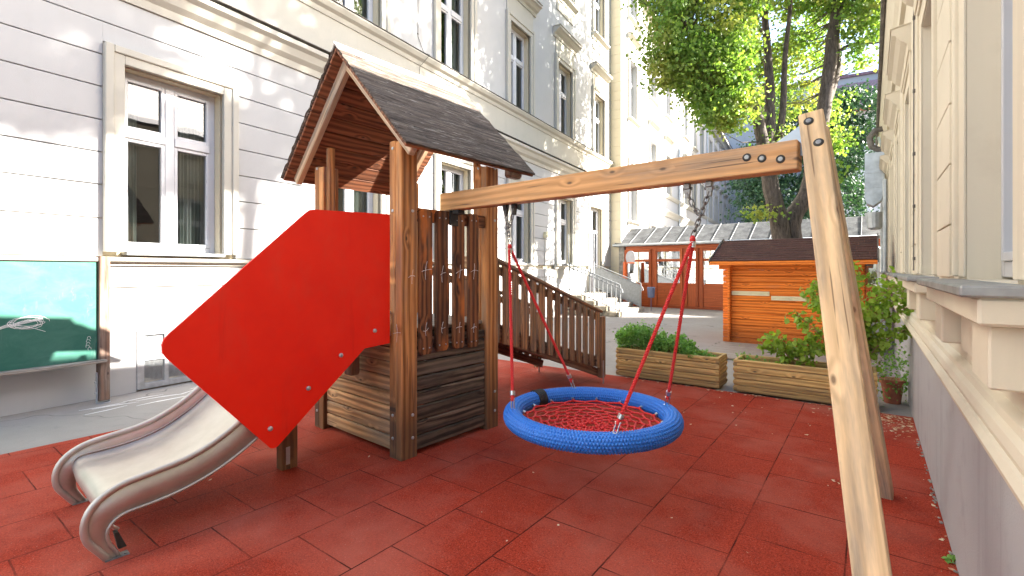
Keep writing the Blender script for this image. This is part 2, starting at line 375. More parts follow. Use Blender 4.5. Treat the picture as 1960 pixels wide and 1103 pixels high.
M['w_pav']=wood('reddish_joinery',(.52,.115,.026),(.38,.072,.015),grey=.02,stain=.0,stainc=(.1,.03,.015),knots=.1,bumps=.1,rough=.45)
M['w_old']=wood('old_brown_post',(.26,.14,.09),(.12,.06,.04),grey=.5,greyc=(.34,.27,.22),stain=.2)
M['w_deck']=wood('grey_deck_boards',(.36,.30,.24),(.24,.19,.15),grey=.8,greyc=(.42,.38,.33),stain=.1)

# ------------------------------------------------------------------ ground
mb=MB(); mb.add([(-60,-30,0),(120,-30,0),(120,150,0),(-60,150,0)],[(0,1,2,3)])
g=mb.build('ground',M['asphalt']); tag(g,kind='structure')
mb=MB(); x0,x1,y0,y1=-5.6,.352,-2.6,6.29
mb.box(x0,x1,y0,y1,.001,.022,.004)
g=mb.build('rubber_paving',M['rubber']); g.rotation_euler=(0,0,-R_(AR)); tag(g,kind='structure')

# ------------------------------------------------------------------ wall grid with openings
def wall_cells(mb,xf,xb,a0,a1,zs,ops,gap=0.0,bev=.004):
    """slabs between consecutive heights zs, broken by openings (a0,a1,z0,z1); gap>0 leaves a joint"""
    for z0,z1 in zip(zs[:-1],zs[1:]):
        cuts=sorted([(o[0],o[1]) for o in ops if o[2]<z1-1e-4 and o[3]>z0+1e-4])
        s=a0
        for c0,c1 in cuts+[(a1,a1)]:
            if c0-s>.01: mb.box(xb,xf,s,min(c0,a1),z0+gap/2,z1-gap/2,bev)
            s=max(s,c1)
def zlist(base,ops,lo,hi):
    z={lo,hi,*[b for b in base if lo<b<hi]}
    for o in ops:
        for q in (o[2],o[3]):
            if lo<q<hi: z.add(q)
    return sorted(z)

# ------------------------------------------------------------------ window prototypes (local: face plane x=0, centre y=0, bottom z=0; outwards = +x)
def win_proto(w,h,tr,surr=.20,hood=False,sill=True,apron=False,curt=0,deep=.20,surm='trim',prot=.06):
    """a window unit: surround mesh with frame, panes, curtain, sill and hood below it"""
    e=MB(); H=h
    for sy in (-1,1):      # jamb surround in two steps
        e.box(.001,prot,sy*(w/2),sy*(w/2+surr*.55),0,H+surr*.55,.006) if sy>0 else e.box(.001,prot,-(w/2+surr*.55),-(w/2),0,H+surr*.55,.006)
        a,b=sorted((sy*(w/2+surr*.55),sy*(w/2+surr))); e.box(.001,prot+.025,a,b,0,H+surr,.01)
    e.box(.001,prot-.002,-(w/2)+.001,w/2-.001,H,H+surr*.55,.006)
    e.box(.001,prot+.023,-(w/2+surr*.55)+.001,(w/2+surr*.55)-.001,H+surr*.55,H+surr-.002,.01)
    win=e.build('window',M[surm])
    f=MB(); t=.075; d0,d1=-deep-.05,-deep+.01
    f.box(d0,d1,-w/2,-w/2+t,0,H,.005); f.box(d0,d1,w/2-t,w/2,0,H,.005)
    f.box(d0,d1+.001,-w/2+t,w/2-t,H-t,H,.005); f.box(d0,d1+.001,-w/2+t,w/2-t,0,t+.02,.005)
    f.box(d0,d1+.02,-.055,.055,t+.02,H-t,.008); f.box(d0,d1+.03,-w/2+t+.001,-.056,H*tr-.055,H*tr+.055,.008); f.box(d0,d1+.03,.056,w/2-t-.001,H*tr-.055,H*tr+.055,.008)
    for (ya,yb) in ((-w/2+t,-.055),(.055,w/2-t)):      # sash rails round each pane
        for (za,zb) in ((t+.02,H*tr-.055),(H*tr+.055,H-t)):
            s=.042; q0,q1=d0+.005,d1+.012
            f.box(q0,q1,ya+.001,ya+s,za+.001,zb-.001,.004); f.box(q0,q1,yb-s,yb-.001,za+.001,zb-.001,.004)
            f.box(q0,q1-.001,ya+s,yb-s,za+.001,za+s,.004); f.box(q0,q1-.001,ya+s,yb-s,zb-s,zb-.001,.004)
    f.build('frame',M['upvc'],win)
    for (ya,yb) in ((-w/2+t,-.055),(.055,w/2-t)):
        for (za,zb) in ((t+.02,H*tr-.055),(H*tr+.055,H-t)):
            p=MB(); s=.03; p.add([(d0+.03,ya+s,za+s),(d0+.03,yb-s,za+s),(d0+.03,yb-s,zb-s),(d0+.03,ya+s,zb-s)],[(0,1,2,3)]); p.build('pane',M['glass'],win)
    if curt:
        c=MB()
        for (ya,yb) in (((-w/2,-w/2+.36*w),) if curt==1 else ((-w/2,-w/2+.24*w),(w/2-.34*w,w/2)) if curt==2 else ((-w/2,w/2),)):
            n=40; vs=[];fs=[]
            for i in range(n+1):
                y=ya+(yb-ya)*i/n; x=-deep-.16+.03*math.sin(i*1.35)+.01*math.sin(i*.6)
                vs+=[(x,y,.03),(x,y,H-.02)]
            for i in range(n): fs.append((2*i,2*i+2,2*i+3,2*i+1))
            c.add(vs,fs)
        c.build('curtain',M['curtain'],win,smooth=True)
    if sill:
        s=MB(); s.box(-deep+.012,.10,-w/2+.002,w/2-.002,-.035,.012,.004); s.build('sill',M['sillmetal'],win)
    if hood:
        s=MB(); hw=w/2+surr+.12; zt=H+surr+.78
        s.prism([(.001,zt-.26),(.05,zt-.26),(.06,zt-.17),(.14,zt-.13),(.20,zt-.06),(.27,zt-.045),(.27,zt),(.001,zt+.03)],lambda p,q,t:(p,t,q),-hw,hw)
        s.box(.001,.03,-w/2-surr*.8,w/2+surr*.8,H+surr+.012,zt-.27,.01)
        s.box(.002,.285,-hw-.015,hw+.015,zt+.031,zt+.046,.002)
        s.build('hood',M['trim'],win,fixn=True)
    if apron:
        s=MB(); hw=w/2+surr+.03
        s.prism([(.001,-.26),(.05,-.26),(.07,-.17),(.15,-.13),(.20,-.10),(.20,-.04),(.001,-.04)],lambda p,q,t:(p,t,q),-hw,hw)
        s.box(.001,.03,-hw+.12,hw-.12,-.62,-.27,.006)
        s.build('sill_moulding',M['trim'],win,fixn=True)
    return win

# ================================================================== LEFT BUILDING
XF=-7.03
LB=thing('apartment_building','long white classical building with rusticated ground floor and dappled sun, along the left side','building',AL)
cols=[3.14,6.12,9.08,12.15,15.25,18.55]
W_=1.16
ops0=[(c-W_/2,c+W_/2,1.72,3.98) for c in cols[:5]]+[(17.55,18.85,.66,4.0),(2.72,3.62,.03,.74)]
ops1=[(c-W_/2,c+W_/2,6.16,8.55) for c in cols]
ops2=[(c-W_/2,c+W_/2,10.9,13.2) for c in cols]
base=MB(); wall_cells(base,XF-.06,XF-.45,-9,20,zlist([],ops0+ops1+ops2,-.3,15),ops0+ops1+ops2,0,.001)
base.build('wall',M['reveal'],LB)
rus=MB(); jz=[1.665,2.115,2.51,2.89,3.27,3.66,4.04,4.43,4.76]
sp=[(c-W_/2-.195,c+W_/2+.195,1.7,4.19) for c in cols[:5]]+[(17.35,19.05,.66,4.2)]
wall_cells(rus,XF,XF-.09,-9,19.99,jz,[(a,b,z0,z1) for a,b,z0,z1 in sp],.012,.004)
wall_cells(rus,XF,XF-.09,-9,19.99,[1.29,1.56],sp[-1:],.016,.004)
wall_cells(rus,XF-.002,XF-.09,-9,19.99,[.0,.76,1.285],[(17.35,19.05,.66,4.2),(2.70,3.64,.0,.75)],.0,.0005)
for (a_,b_,z0_,z1_) in sp[:-1]: rus.box(XF,XF-.09,a_-.002,b_+.002,4.20,4.4225,.002)
rus.box(XF,XF-.09,17.35,19.05,4.205,4.4225,.002)
rus.build('rusticated_courses',M['wall'],LB)
up=MB()
spu=[(c-W_/2-.10,c+W_/2+.10,6.16,8.65) for c in cols]; spu2=[(c-W_/2-.10,c+W_/2+.10,10.9,13.3) for c in cols]
wall_cells(up,XF,XF-.09,-9,19.99,zlist([],spu+spu2,6.13,15),spu+spu2,0,.0005)
up.build('upper_wall',M['wall'],LB)
tr=MB()
P=lambda xf:(lambda p,q,t:(xf+p,t,q))
tr.prism([(-.05,4.76),(.05,4.76),(.06,4.86),(.13,4.92),(.17,5.02),(.24,5.06),(.24,5.13),(-.05,5.17)],P(XF-.02),-9,19.99)
tr.prism([(-.05,5.17),(.03,5.17),(.03,5.90),(-.05,5.90)],P(XF-.02),-9,19.99)
tr.prism([(-.05,5.90),(.05,5.90),(.07,5.98),(.13,6.02),(.17,6.09),(.17,6.12),(-.05,6.13)],P(XF-.02),-9,19.99)
tr.prism([(-.05,1.56),(.05,1.56),(.06,1.60),(.12,1.615),(.12,1.655),(-.05,1.665)],P(XF-.02),-9,7.4)
tr.prism([(-.05,14.4),(.1,14.4),(.3,14.7),(.5,14.75),(.5,14.95),(-.05,15)],P(XF-.02),-9,19.99)
tr.build('string_courses',M['trim'],LB,fixn=True)
fl=MB(); fl.box(XF-.01,XF+.235,-9,19.98,5.172,5.184,.002); fl.box(XF-.01,XF+.165,-9,19.98,6.132,6.142,.002); fl.build('flashing',M['flash'],LB)
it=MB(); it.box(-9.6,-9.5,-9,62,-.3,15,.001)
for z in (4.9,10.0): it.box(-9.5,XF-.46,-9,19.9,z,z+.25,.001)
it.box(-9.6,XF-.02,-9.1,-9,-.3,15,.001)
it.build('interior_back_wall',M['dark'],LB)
rf=MB(); rf.prism([(-9.7+7.03,15.01),(.55,15.01),(-1.3,16.6),(-2.67,16.6)],P(XF),-9.2,62); rf.build('roof',M['rooftile'],LB,fixn=True)
wpg=win_proto(W_,2.26,.66,.20,curt=2); wpg.parent=LB; wpg.location=(XF,cols[0],1.72)
for c in cols[1:5]:
    d=dup(wpg,LB,(XF,c,1.72))
    if c>7.5:
        s=MB(); s.prism([(.001,-.17),(.05,-.17),(.07,-.09),(.14,-.06),(.14,-.015),(.001,-.012)],lambda p,q,t:(p,t,q),-.86,.86); s.box(.001,.02,-.7,.7,-.5,-.18,.004)
        s.build('sill_moulding',M['trim'],d,fixn=True)
w1=win_proto(W_,2.39,.64,.22,hood=True,curt=2,sill=False,surm='trim'); w1.parent=LB; w1.location=(XF,cols[0],6.16)
for c in cols[1:]: dup(w1,LB,(XF,c,6.16))
w2=win_proto(W_,2.3,.66,.20,hood=True,apron=True,curt=2,sill=False); w2.parent=LB; w2.location=(XF,cols[0],10.9)
for c in cols[1:]: dup(w2,LB,(XF,c,10.9))
# door at the far end
d=MB()
for (ya,yb) in ((17.55,17.68),(18.72,18.85),(18.15,18.25)): d.box(XF-.22,XF-.15,ya,yb,.66,4.0,.004)
for (za,zb) in ((.66,1.35),(3.0,3.12),(3.9,4.0)): d.box(XF-.22,XF-.151,17.68,18.15,za,zb,.004); d.box(XF-.22,XF-.151,18.25,18.72,za,zb,.004)
dd=d.build('door',M['upvc'],LB)
p=MB(); p.add([(XF-.19,17.6,.7),(XF-.19,18.8,.7),(XF-.19,18.8,3.95),(XF-.19,17.6,3.95)],[(0,1,2,3)]); p.build('pane',M['glass'],dd)
s=MB()
for sy in (17.36,18.85): s.box(XF,XF+.05,sy,sy+.19,.66,4.2,.006)
s.box(XF,XF+.048,17.551,18.849,4.0,4.2,.006); s.build('door_surround',M['trim'],dd)
# projecting stair bay
bay=MB(); bc=21.7; bops=[(bc-.55,bc+.55,3.75,6.35),(bc-.55,bc+.55,8.35,11.0),(bc-.55,bc+.55,12.85,14.6)]
wall_cells(bay,-6.6,-7.1,20.0,23.35,zlist([],bops,-.3,15.2),bops,0,.001); bay.build('projecting_bay',M['wall'],LB)
q=MB()
for k in range(38):
    z=.1+k*.395
    q.box(-7.028,-6.57,19.965,19.999,z,z+.388,.004)
q.build('quoins',M['reveal'],LB)
wb=win_proto(1.1,2.6,.66,.2,curt=2,apron=True,hood=False,sill=False); wb.parent=LB; wb.location=(-6.6,bc,3.75)
wb=win_proto(1.1,2.65,.66,.2,curt=2,apron=True,hood=True,sill=False); wb.parent=LB; wb.location=(-6.6,bc,8.35)
dup(wb,LB,(-6.6,bc,12.85))
# continuation beyond the bay
fcols=[26.8,30.3,35.6,38.9,42.2,46.6,49.8,53.0,56.2,59.4]
fo=[(c-W_/2,c+W_/2,z0,z1) for c in fcols for z0,z1 in ((1.72,3.98),(6.16,8.55),(10.9,13.2))]
ct=MB(); wall_cells(ct,XF-.001,XF-.45,23.36,62,zlist([],fo,-.3,15),fo,0,.001); ct.build('far_wall',M['wall'],LB)
tr=MB()
tr.prism([(-.05,4.76),(.05,4.76),(.13,4.92),(.24,5.06),(.24,5.13),(0,5.17)],P(XF),23.36,62)
tr.prism([(-.05,5.90),(.05,5.90),(.13,6.02),(.17,6.12),(0,6.13)],P(XF),23.36,62)
tr.prism([(-.05,14.4),(.1,14.4),(.3,14.7),(.5,14.75),(.5,14.95),(0,15)],P(XF),23.36,62)
tr.build('far_string_courses',M['trim'],LB,fixn=True)
for c in fcols: dup(wpg,LB,(XF,c,1.72)); dup(w1,LB,(XF,c,6.16)); dup(w2,LB,(XF,c,10.9))
for y in (23.45,33.2,44.4):
    p=MB(); p.tube([(XF+.09,y,0),(XF+.09,y,14.4)],.055,10)
    for z in range(1,15,2): p.tube([(XF+.09,y,z),(XF+.09,y,z+.05)],.066,10)
    p.build('downpipe',M['zinc'],LB,smooth=False)
# cable stapled to the wall
cb=MB(); ay=7.78
cb.tube([(XF+.012,ay,9.5),(XF+.012,ay,7.0),(XF+.012,ay,6.5),(XF+.03,ay+.16,6.22),(XF+.2,ay+.16,6.13),(XF+.04,ay+.02,5.86),(XF+.02,ay,5.2)],.006,5)
for z in (8.8,7.7,6.55): cb.box(XF,XF+.02,ay-.015,ay+.015,z,z+.03,.002)
cb.build('cable',M['flash'],LB)
# basement window with mesh guards
gw=MB(); a0,a1,z0,z1=2.70,3.64,.02,.76
for (ya,yb) in ((a0,a0+.08),(a1-.08,a1),(3.0,3.05),(3.31,3.36)): gw.box(XF-.05,XF+.012,ya,yb,z0,z1,.004)
for (za,zb) in ((z0,z0+.07),(z1-.07,z1),(.37,.42)):
    for (ya,yb) in ((a0+.08,3.0),(3.05,3.31),(3.36,a1-.08)): gw.box(XF-.05,XF+.010,ya,yb,za,zb,.003)
G=gw.build('basement_window',M['galv'],LB)
ms=MB()
for i in range(56):
    y=a0+.085+i*.0142
    if y<a1-.08: ms.box(XF-.02,XF-.016,y,y+.0035,z0+.07,z1-.07,.0005)
for i in range(42):
    z=z0+.075+i*.0142; ms.box(XF-.0155,XF-.012,a0+.08,a1-.08,z,z+.0035,.0005)
ms.build('mesh_grille',M['galv'],G)

# ------------------------------------------------------------------ stone steps with rails and glass screen
ST=thing('entrance_steps','stone steps with grey railings climbing to the white glazed door at the far left building','steps',AL)
s=MB(); n=4
for k in range(n):
    s.box(-6.95,-4.95-k*.42,15.15,17.75,k*.165+.001,(k+1)*.165,.012)
s.box(-6.94,-6.2,17.76,19.6,.001,.655,.01)
s.build('step_treads',M['stone'],ST)
s=MB()
for k in range(n):
    y=-6.95
    while y<-5.0-k*.42:
        l=random.uniform(.3,.6); e=min(y+l,-5.0-k*.42); s.box(y+.003,e-.003,15.0+random.uniform(-.02,.02),15.148,k*.165+.003,(k+1)*.165-.004-random.uniform(0,.01),.02); y=e
s.build('rough_stone_cheek',M['rough'],ST)
for (ya,full) in ((15.25,True),(17.62,False)):
    r=MB(); A=(-6.85,ya,.66); B=(-5.05,ya,.03)
    top=lambda t,h:(A[0]+(B[0]-A[0])*t,ya,A[2]+(B[2]-A[2])*t+h)
    r.box(A[0]-.02,A[0]+.02,ya-.02,ya+.02,.66,1.78,.004); r.box(B[0]-.02,B[0]+.02,ya-.02,ya+.02,.17,1.02,.004)
    r.beam(top(0,1.08),top(1,1.0),(0,1,0),.05,.03); r.beam(top(0,.20),top(1,.14),(0,1,0),.03,.03)
    if full:
        for i in range(1,12):
            t=i/12; p,q=top(t,1.05),top(t,.18); r.beam(q,p,(0,1,0),.028,.028)
    r.tube([top(.0,.95),top(.9,.9),top(1.03,.88),top(1.05,.78),top(1.0,.72)],.018,8)
    o=r.build('railing',M['railg'],ST)
    if not full:
        s=MB(); s.prism([(A[0]+.03,.88),(B[0]-.03,.20),(B[0]-.03,.98),(A[0]+.03,1.66)],lambda p,q,t:(p,t,q),ya-.004,ya+.004); s.build('infill_panel',M['railg'],o,fixn=True)
s=MB(); s.box(-6.9,-6.86,15.23,15.27,1.78,2.75,.003); s.build('screen_post',M['galv'],ST)
s=MB(); s.box(-5.98,-5.94,15.23,15.27,.6,2.75,.003); s.build('screen_post',M['galv'],ST)
s=MB(); s.box(-6.86,-5.98,15.244,15.256,1.5,2.75,.001); s.build('glass_screen',M['clear'],ST)
ob=thing('litter_bin','small blue grey litter bin hanging beside the railing of the stone steps','bin',AL,(-4.75,17.9,0))
s=MB(); s.tube([(0,0,.5),(0,0,.85)],[.12,.15],12); s.tube([(0,0,.85),(0,0,.89)],[.16,.13],12); s.box(-.01,.01,-.01,.01,0,.5,.002); s.build('bin_body',M['bluegrey'],ob)

# lamp / intercom on wall with conduit
o=thing('wall_lamp','small cream wall lamp on a conduit between two ground floor windows','lamp',AL,(XF,13.7,2.55))
s=MB(); s.box(0,.10,-.06,.06,.12,.18,.01); s.prism([(0,.0),(.16,.0),(.10,.12),(0,.12)],lambda p,q,t:(p,t,q),-.07,.07); s.build('lamp_housing',M['peg'],o,fixn=True)
s=MB(); s.tube([(.02,.0,-.02),(.02,0,-1.5),(.02,.15,-1.6)],.012,6); s.build('conduit',M['trim'],o)

# ================================================================== RIGHT BUILDING
RB=thing('annex_building','low cream classical building with grey plinth, hooded windows and metal sills, along the right side','building',AR)
XR=.345
rc=[2.61+2.4*k for k in range(-1,7)]
rops=[(c-.49,c+.49,1.46,3.62) for c in rc]
E1=19.1
w=MB(); wall_cells(w,XR+.5,XR+.02,-4,E1,zlist([],rops,.9,5.2),rops,0,.001); w.build('wall',M['cream'],RB)
w=MB(); w.box(XR,XR+.5,-4,E1,-.3,.90,.002); w.build('plinth',M['plinth'],RB)
w=MB(); Q=lambda p,q,t:(XR-p,t,q)
w.prism([(-.02,.90),(.012,.90),(.045,.915),(.052,.94),(.04,.965),(.03,.97),(.034,.99),(.028,1.02),(.012,1.035),(.008,1.06),(-.02,1.075)],Q,-4,E1)
w.prism([(-.02,4.85),(.03,4.85),(.04,5.0),(.08,5.08),(.10,5.18),(.14,5.36),(.16,5.50),(-.5,5.50),(-.5,5.2),(-.02,5.2)],Q,-4,E1)
w.build('mouldings',M['cream'],RB,fixn=True)
w=MB(); w.box(XR-.22,XR-.165,-4,E1,5.44,5.515,.01); w.build('gutter',M['flash'],RB)
w=MB(); w.prism([(.21,5.525),(-8.5,5.525),(-8.5,5.95),(-4,6.85)],Q,-4.1,E1+.1); w.build('roof',M['rooftile'],RB,fixn=True)
w=MB(); w.box(XR+8.1,XR+8.3,-4,E1,-.3,5.32,.001); w.box(XR+.5,XR+8.1,E1-.15,E1,-.3,5.32,.001); w.box(XR+.5,XR+8.1,-4,-3.85,-.3,5.32,.001); w.build('rear_wall',M['cream'],RB)
# short incised joints and pilaster steps between windows
for c in rc[:-1]:
    w=MB(); a0,a1=c+.92,c+1.52
    for k,z0 in enumerate([1.46,1.75,2.08,2.41,2.75,3.09,3.43,3.77]):
        z1=[1.75,2.08,2.41,2.75,3.09,3.43,3.77,4.3][k]
        w.box(XR+.0,XR+.03,a0,a1,z0+.004,z1-.004,.003)
    w.build('rusticated_panel',M['cream'],RB)
e=MB()   # window prototype for this facade, outwards = -x
w=.98; H=2.16
for sy in (-1,1):
    a,b=sorted((sy*(w/2),sy*(w/2+.16))); e.box(-.012,-.001,a,b,.0,H+.16,.004)
    a,b=sorted((sy*(w/2+.16),sy*(w/2+.24))); e.box(-.03,-.001,a,b,.0,H+.24,.006)
e.box(-.011,-.001,-w/2+.001,w/2-.001,H,H+.16,.006); e.box(-.029,-.001,-w/2-.159,w/2+.159,H+.161,H+.238,.01)
RW=e.build('window',M['cream'],RB)
f=MB(); X0,X1=.115,.17; t=.07
f.box(X0,X1,-w/2,-w/2+t,0,H,.004); f.box(X0,X1,w/2-t,w/2,0,H,.004); f.box(X0,X1-.001,-w/2+t,w/2-t,H-t,H,.004); f.box(X0,X1-.001,-w/2+t,w/2-t,0,t,.004)
f.box(X0-.02,X1,-.05,.05,t,H-t,.006); f.box(X0-.025,X1,-w/2+t,-.051,1.4,1.5,.006); f.box(X0-.025,X1,.051,w/2-t,1.4,1.5,.006)
for ya,yb in ((-w/2+t,-.05),(.05,w/2-t)):
    for za,zb in ((t,1.4),(1.5,H-t)):
        f.box(X0-.012,X1-.01,ya+.001,ya+.04,za+.001,zb-.001,.003); f.box(X0-.012,X1-.01,yb-.04,yb-.001,za+.001,zb-.001,.003)
        f.box(X0-.012,X1-.011,ya+.04,yb-.04,za+.001,za+.04,.003); f.box(X0-.012,X1-.011,ya+.04,yb-.04,zb-.04,zb-.001,.003)
f.build('frame',M['upvc'],RW)
p=MB(); p.add([(X1-.02,-w/2+t,t),(X1-.02,w/2-t,t),(X1-.02,w/2-t,H-t),(X1-.02,-w/2+t,H-t)],[(3,2,1,0)]); p.build('pane',M['glass'],RW)
s=MB(); s.box(-.165,.115,-.78,.78,-.045,-.012,.006); s.build('sill',M['sillmetal'],RW)
s=MB(); s.box(-.125,0,-.76,.76,-.125,-.046,.008); s.box(-.095,-.001,-.70,-.42,-.31,-.126,.006); s.box(-.095,-.001,.42,.70,-.31,-.126,.006); s.box(-.03,-.001,-.40,.40,-.33,-.14,.005)
s.build('sill_bracket',M['cream'],RW)
s=MB(); s.prism([(0,2.38),(.04,2.38),(.05,2.46),(.10,2.5),(.14,2.56),(.18,2.58),(.18,2.64),(0,2.67)],lambda p,q,t:(-p,t,q),-.76,.76)
s.prism([(0,2.671),(.19,2.645),(.19,2.653),(0,2.68)],lambda p,q,t:(-p,t,q),-.77,.77)
s.build('hood',M['cream'],RW,fixn=True)
c=MB(); nn=40; vs=[];fs=[]
for i in range(nn+1): y=-w/2+w*i/nn; x=.27+.02*math.sin(i*1.3); vs+=[(x,y,.02),(x,y,H)]
for i in range(nn): fs.append((2*i,2*i+2,2*i+3,2*i+1))
c.add(vs,fs); c.build('curtain',M['curtain'],RW,smooth=True)
RW.location=(XR+.02,rc[0],1.47)
for c in rc[1:]: dup(RW,RB,(XR+.02,c,1.47))
p=MB(); p.tube([(XR-.07,17.2,0),(XR-.07,17.2,5.0),(XR-.15,17.2,5.3)],.05,10)
p.build('downpipe',M['zinc'],RB)
p=MB(); p.tube([(XR-.07,14.0,.05),(XR-.07,14.0,3.6)],.045,10); p.build('downpipe',M['zinc'],RB)
p=MB(); p.tube([(XR-.012,5.95,5.3),(XR-.012,6.0,1.5)],.006,5)
for z in (3.9,3.2,2.6,2.1,1.6): p.box(XR-.02,XR+.01,5.96,6.0,z,z+.03,.002)
p.build('cable',M['flash'],RB)
# ventilation duct on the right facade
o=thing('ventilation_duct','pale metal ventilation duct with curved pipe, far up on the cream annex wall','duct',AR,(XR,15.6,0))
s=MB(); s.prism([(-.06,3.5),(-.12,3.28),(-.28,3.15),(-.42,3.22),(-.46,3.45),(-.46,4.5),(-.06,4.5)],lambda p,q,t:(p,t,q),-.3,.3); s.box(-.47,-.05,-.31,.31,3.98,4.01,.003); s.box(-.47,-.05,-.31,.31,3.6,3.62,.003); s.build('duct_box',M['zinc'],o,fixn=True)
s=MB(); s.tube([(-.02,0,4.62),(-.18,0,4.62),(-.32,0,4.72),(-.36,0,4.95),(-.25,0,5.12),(-.05,0,5.15)],.075,12); s.build('curved_pipe',M['flash'],o,smooth=True)
s=MB(); s.tube([(-.24,.0,2.6),(-.24,0,3.0)],[.17,.22],16); s.box(-.24,-.001,-.03,.03,2.9,3.0,.003); s.tube([(-.24,0,2.62),(-.24,0,2.56)],[.17,.1],16); s.build('fan_cowl',M['zinc'],o)

# ================================================================== PAVILION closing the yard
PV=thing('garden_pavilion','reddish timber pavilion with glazed bays and tarnished metal roof at the far end','building',AR,(0,19.2,0))
s=MB(); bays=[(-8.3,-7.25),(-7.01,-5.98),(-5.80,-5.38),(-5.2,-4.28),(-4.05,-3.0),(-2.8,-1.75),(-1.55,-.6),(-.45,.25)]
xs=[-8.36]
fr=MB()
fr.box(-8.3,.3,-.02,.12,2.36,2.52,.006); fr.box(-8.3,.3,-.01,.14,.0,.10,.006)
for i,(a,b) in enumerate(bays):
    for x in (a,b): fr.box(x-.05,x+.05,-.03,.1,.10,2.36,.006)
    if i<len(bays)-1: fr.box(b+.05,bays[i+1][0]-.05,.03,.09,.10,2.36,.004)
    for z0,z1 in ((1.86,1.96),(.88,1.0),(2.26,2.36)): fr.box(a+.05,b-.05,-.01,.08,z0,z1,.004)
fr.build('timber_frame',M['w_pav'],PV)
for i,(a,b) in enumerate(bays):
    d=MB(); d.box(a+.052,b-.052,.02,.05,.10,.88,.003); o=d.build('door_panel' if i==3 else 'lower_panel',M['w_pav'],PV)
    for z0,z1 in ((1.0,1.86),(1.96,2.26)):
        p=MB(); p.add([(a+.05,.04,z0),(b-.05,.04,z0),(b-.05,.04,z1),(a+.05,.04,z1)],[(0,1,2,3)]); p.build('pane',M['pavglass'],PV)
    if i==3:
        h=MB(); h.box(a+.09,a+.12,-.035,-.005,.95,1.15,.004); h.tube([(a+.105,-.03,1.08),(a+.105,-.06,1.08),(a+.2,-.06,1.08)],.01,6); h.build('handle',M['galv'],o)
s=MB(); s.box(-8.62,-8.37,.0,.6,0,2.55,.01); s.build('stone_pier',M['stone'],PV)
s=MB()
s.box(-8.6,.3,2.4,2.5,0,3.2,.003); s.box(-8.5,-8.4,.2,2.4,0,2.5,.003); s.build('rear_wall',M['dark'],PV)
cu=MB()
for i,(a,b) in enumerate(bays[:6]):
    if i in (0,1,2,4):
        n=24; vs=[];fs=[]; a2,b2=a+.1,a+.1+(b-a-.2)*(.45 if i!=2 else 1)
        for k in range(n+1): x=a2+(b2-a2)*k/n; y=.5+.03*math.sin(k*1.4); vs+=[(x,y,.3),(x,y,2.3)]
        for k in range(n): fs.append((2*k,2*k+2,2*k+3,2*k+1))
        cu.add(vs,fs)
cu.build('curtain',M['curtain'],PV,smooth=True)
r=MB(); r.prism([(-.14,2.60),(1.4,3.38),(3.2,3.38),(3.2,3.30),(1.42,3.30),(-.10,2.54)],lambda p,q,t:(t,p,q),-8.75,.32)
ro=r.build('roof',M['zincroof'],PV,fixn=True)
x=-8.75; r=MB()
while x<.3:
    r.beam((x,-.13,2.616),(x,1.39,3.396),(1,0,0),.020,.03); x+=.655
r.build('standing_seams',M['seam'],ro)
g=MB(); g.tube([(-8.8,-.2,2.56),(.3,-.2,2.56)],.06,10); g.build('gutter',M['zinc'],ro,smooth=True)
g=MB(); g.tube([(.12,-.2,2.5),(.12,-.17,2.35),(.22,-.1,2.2),(.22,-.1,.0)],.04,8); g.build('downpipe',M['zinc'],PV)

# basketball toy
o=thing('basketball_hoop','toy basketball hoop with orange pole and white board in front of the first pavilion bay','toy',AR,(-7.95,18.3,0))
s=MB(); s.tube([(0,0,.0),(0,0,.9),(0,0,1.85)],[.09,.085,.07],10); s.box(-.3,.3,-.25,.25,0,.14,.03); s.build('pole',M['orangeplastic'],o)
s=MB(); N=24; poly=[(.20*math.cos(2*math.pi*k/N)+.26,2.02+.27*math.sin(2*math.pi*k/N)) for k in range(N)]
s.prism(poly,lambda p,q,t:(p,t,q),-.06,-.02); s.build('backboard',M['whiteplastic'],o,fixn=True)
s=MB(); s.tube([(.45+.17*math.cos(2*math.pi*k/20),-.23+.17*math.sin(2*math.pi*k/20),1.8) for k in range(20)],.014,6,closed=True)
s.box(.1,.45,-.08,-.05,1.77,1.83,.004); ho=s.build('hoop_ring',M['orangeplastic'],o)
s=MB()
for k in range(12):
    a=2*math.pi*k/12; s.tube([(.45+.17*math.cos(a),-.23+.17*math.sin(a),1.8),(.45+.10*math.cos(a+.3),-.23+.10*math.sin(a+.3),1.5)],.004,4)
    s.tube([(.45+.17*math.cos(a),-.23+.17*math.sin(a),1.8),(.45+.10*math.cos(a-.3),-.23+.10*math.sin(a-.3),1.5)],.004,4)
s.build('net',M['whiteplastic'],o)

# ================================================================== TIMBER HUT
HT=thing('timber_playhouse','orange stained log hut with brown shingle roof behind the planters','playhouse',AH,(-2.32,10.56,0))
lg=MB(); hl=2.12; hd=1.75; n=13; hh=1.62/n
for k in range(n):
    z=.02+k*hh
    lg.box(-.12,hl+.12,-.0,.045,z,z+hh-.005,.013)
    lg.box(-.12,hl+.12,hd-.045,hd,z,z+hh-.004,.008)
    zz=z+hh/2
    lg.box(-.005,.04,-.12,hd+.12,zz,zz+hh-.004,.008) if k<n-1 else None
    lg.box(hl-.04,hl+.005,-.12,hd+.12,zz,zz+hh-.004,.008) if k<n-1 else None
lg.build('log_wall',M['w_hut'],HT)
gb=MB()
for xx in (.02,hl-.02): gb.prism([(0,1.62),(hd,1.62),(hd/2,2.0)],lambda p,q,t:(t,p,q),xx-.02,xx+.02)
gb.build('gable',M['w_hut'],HT,fixn=True)
rf=MB(); ov=.30; zE=1.66; yE=-.30; zR=2.14; yR=hd/2
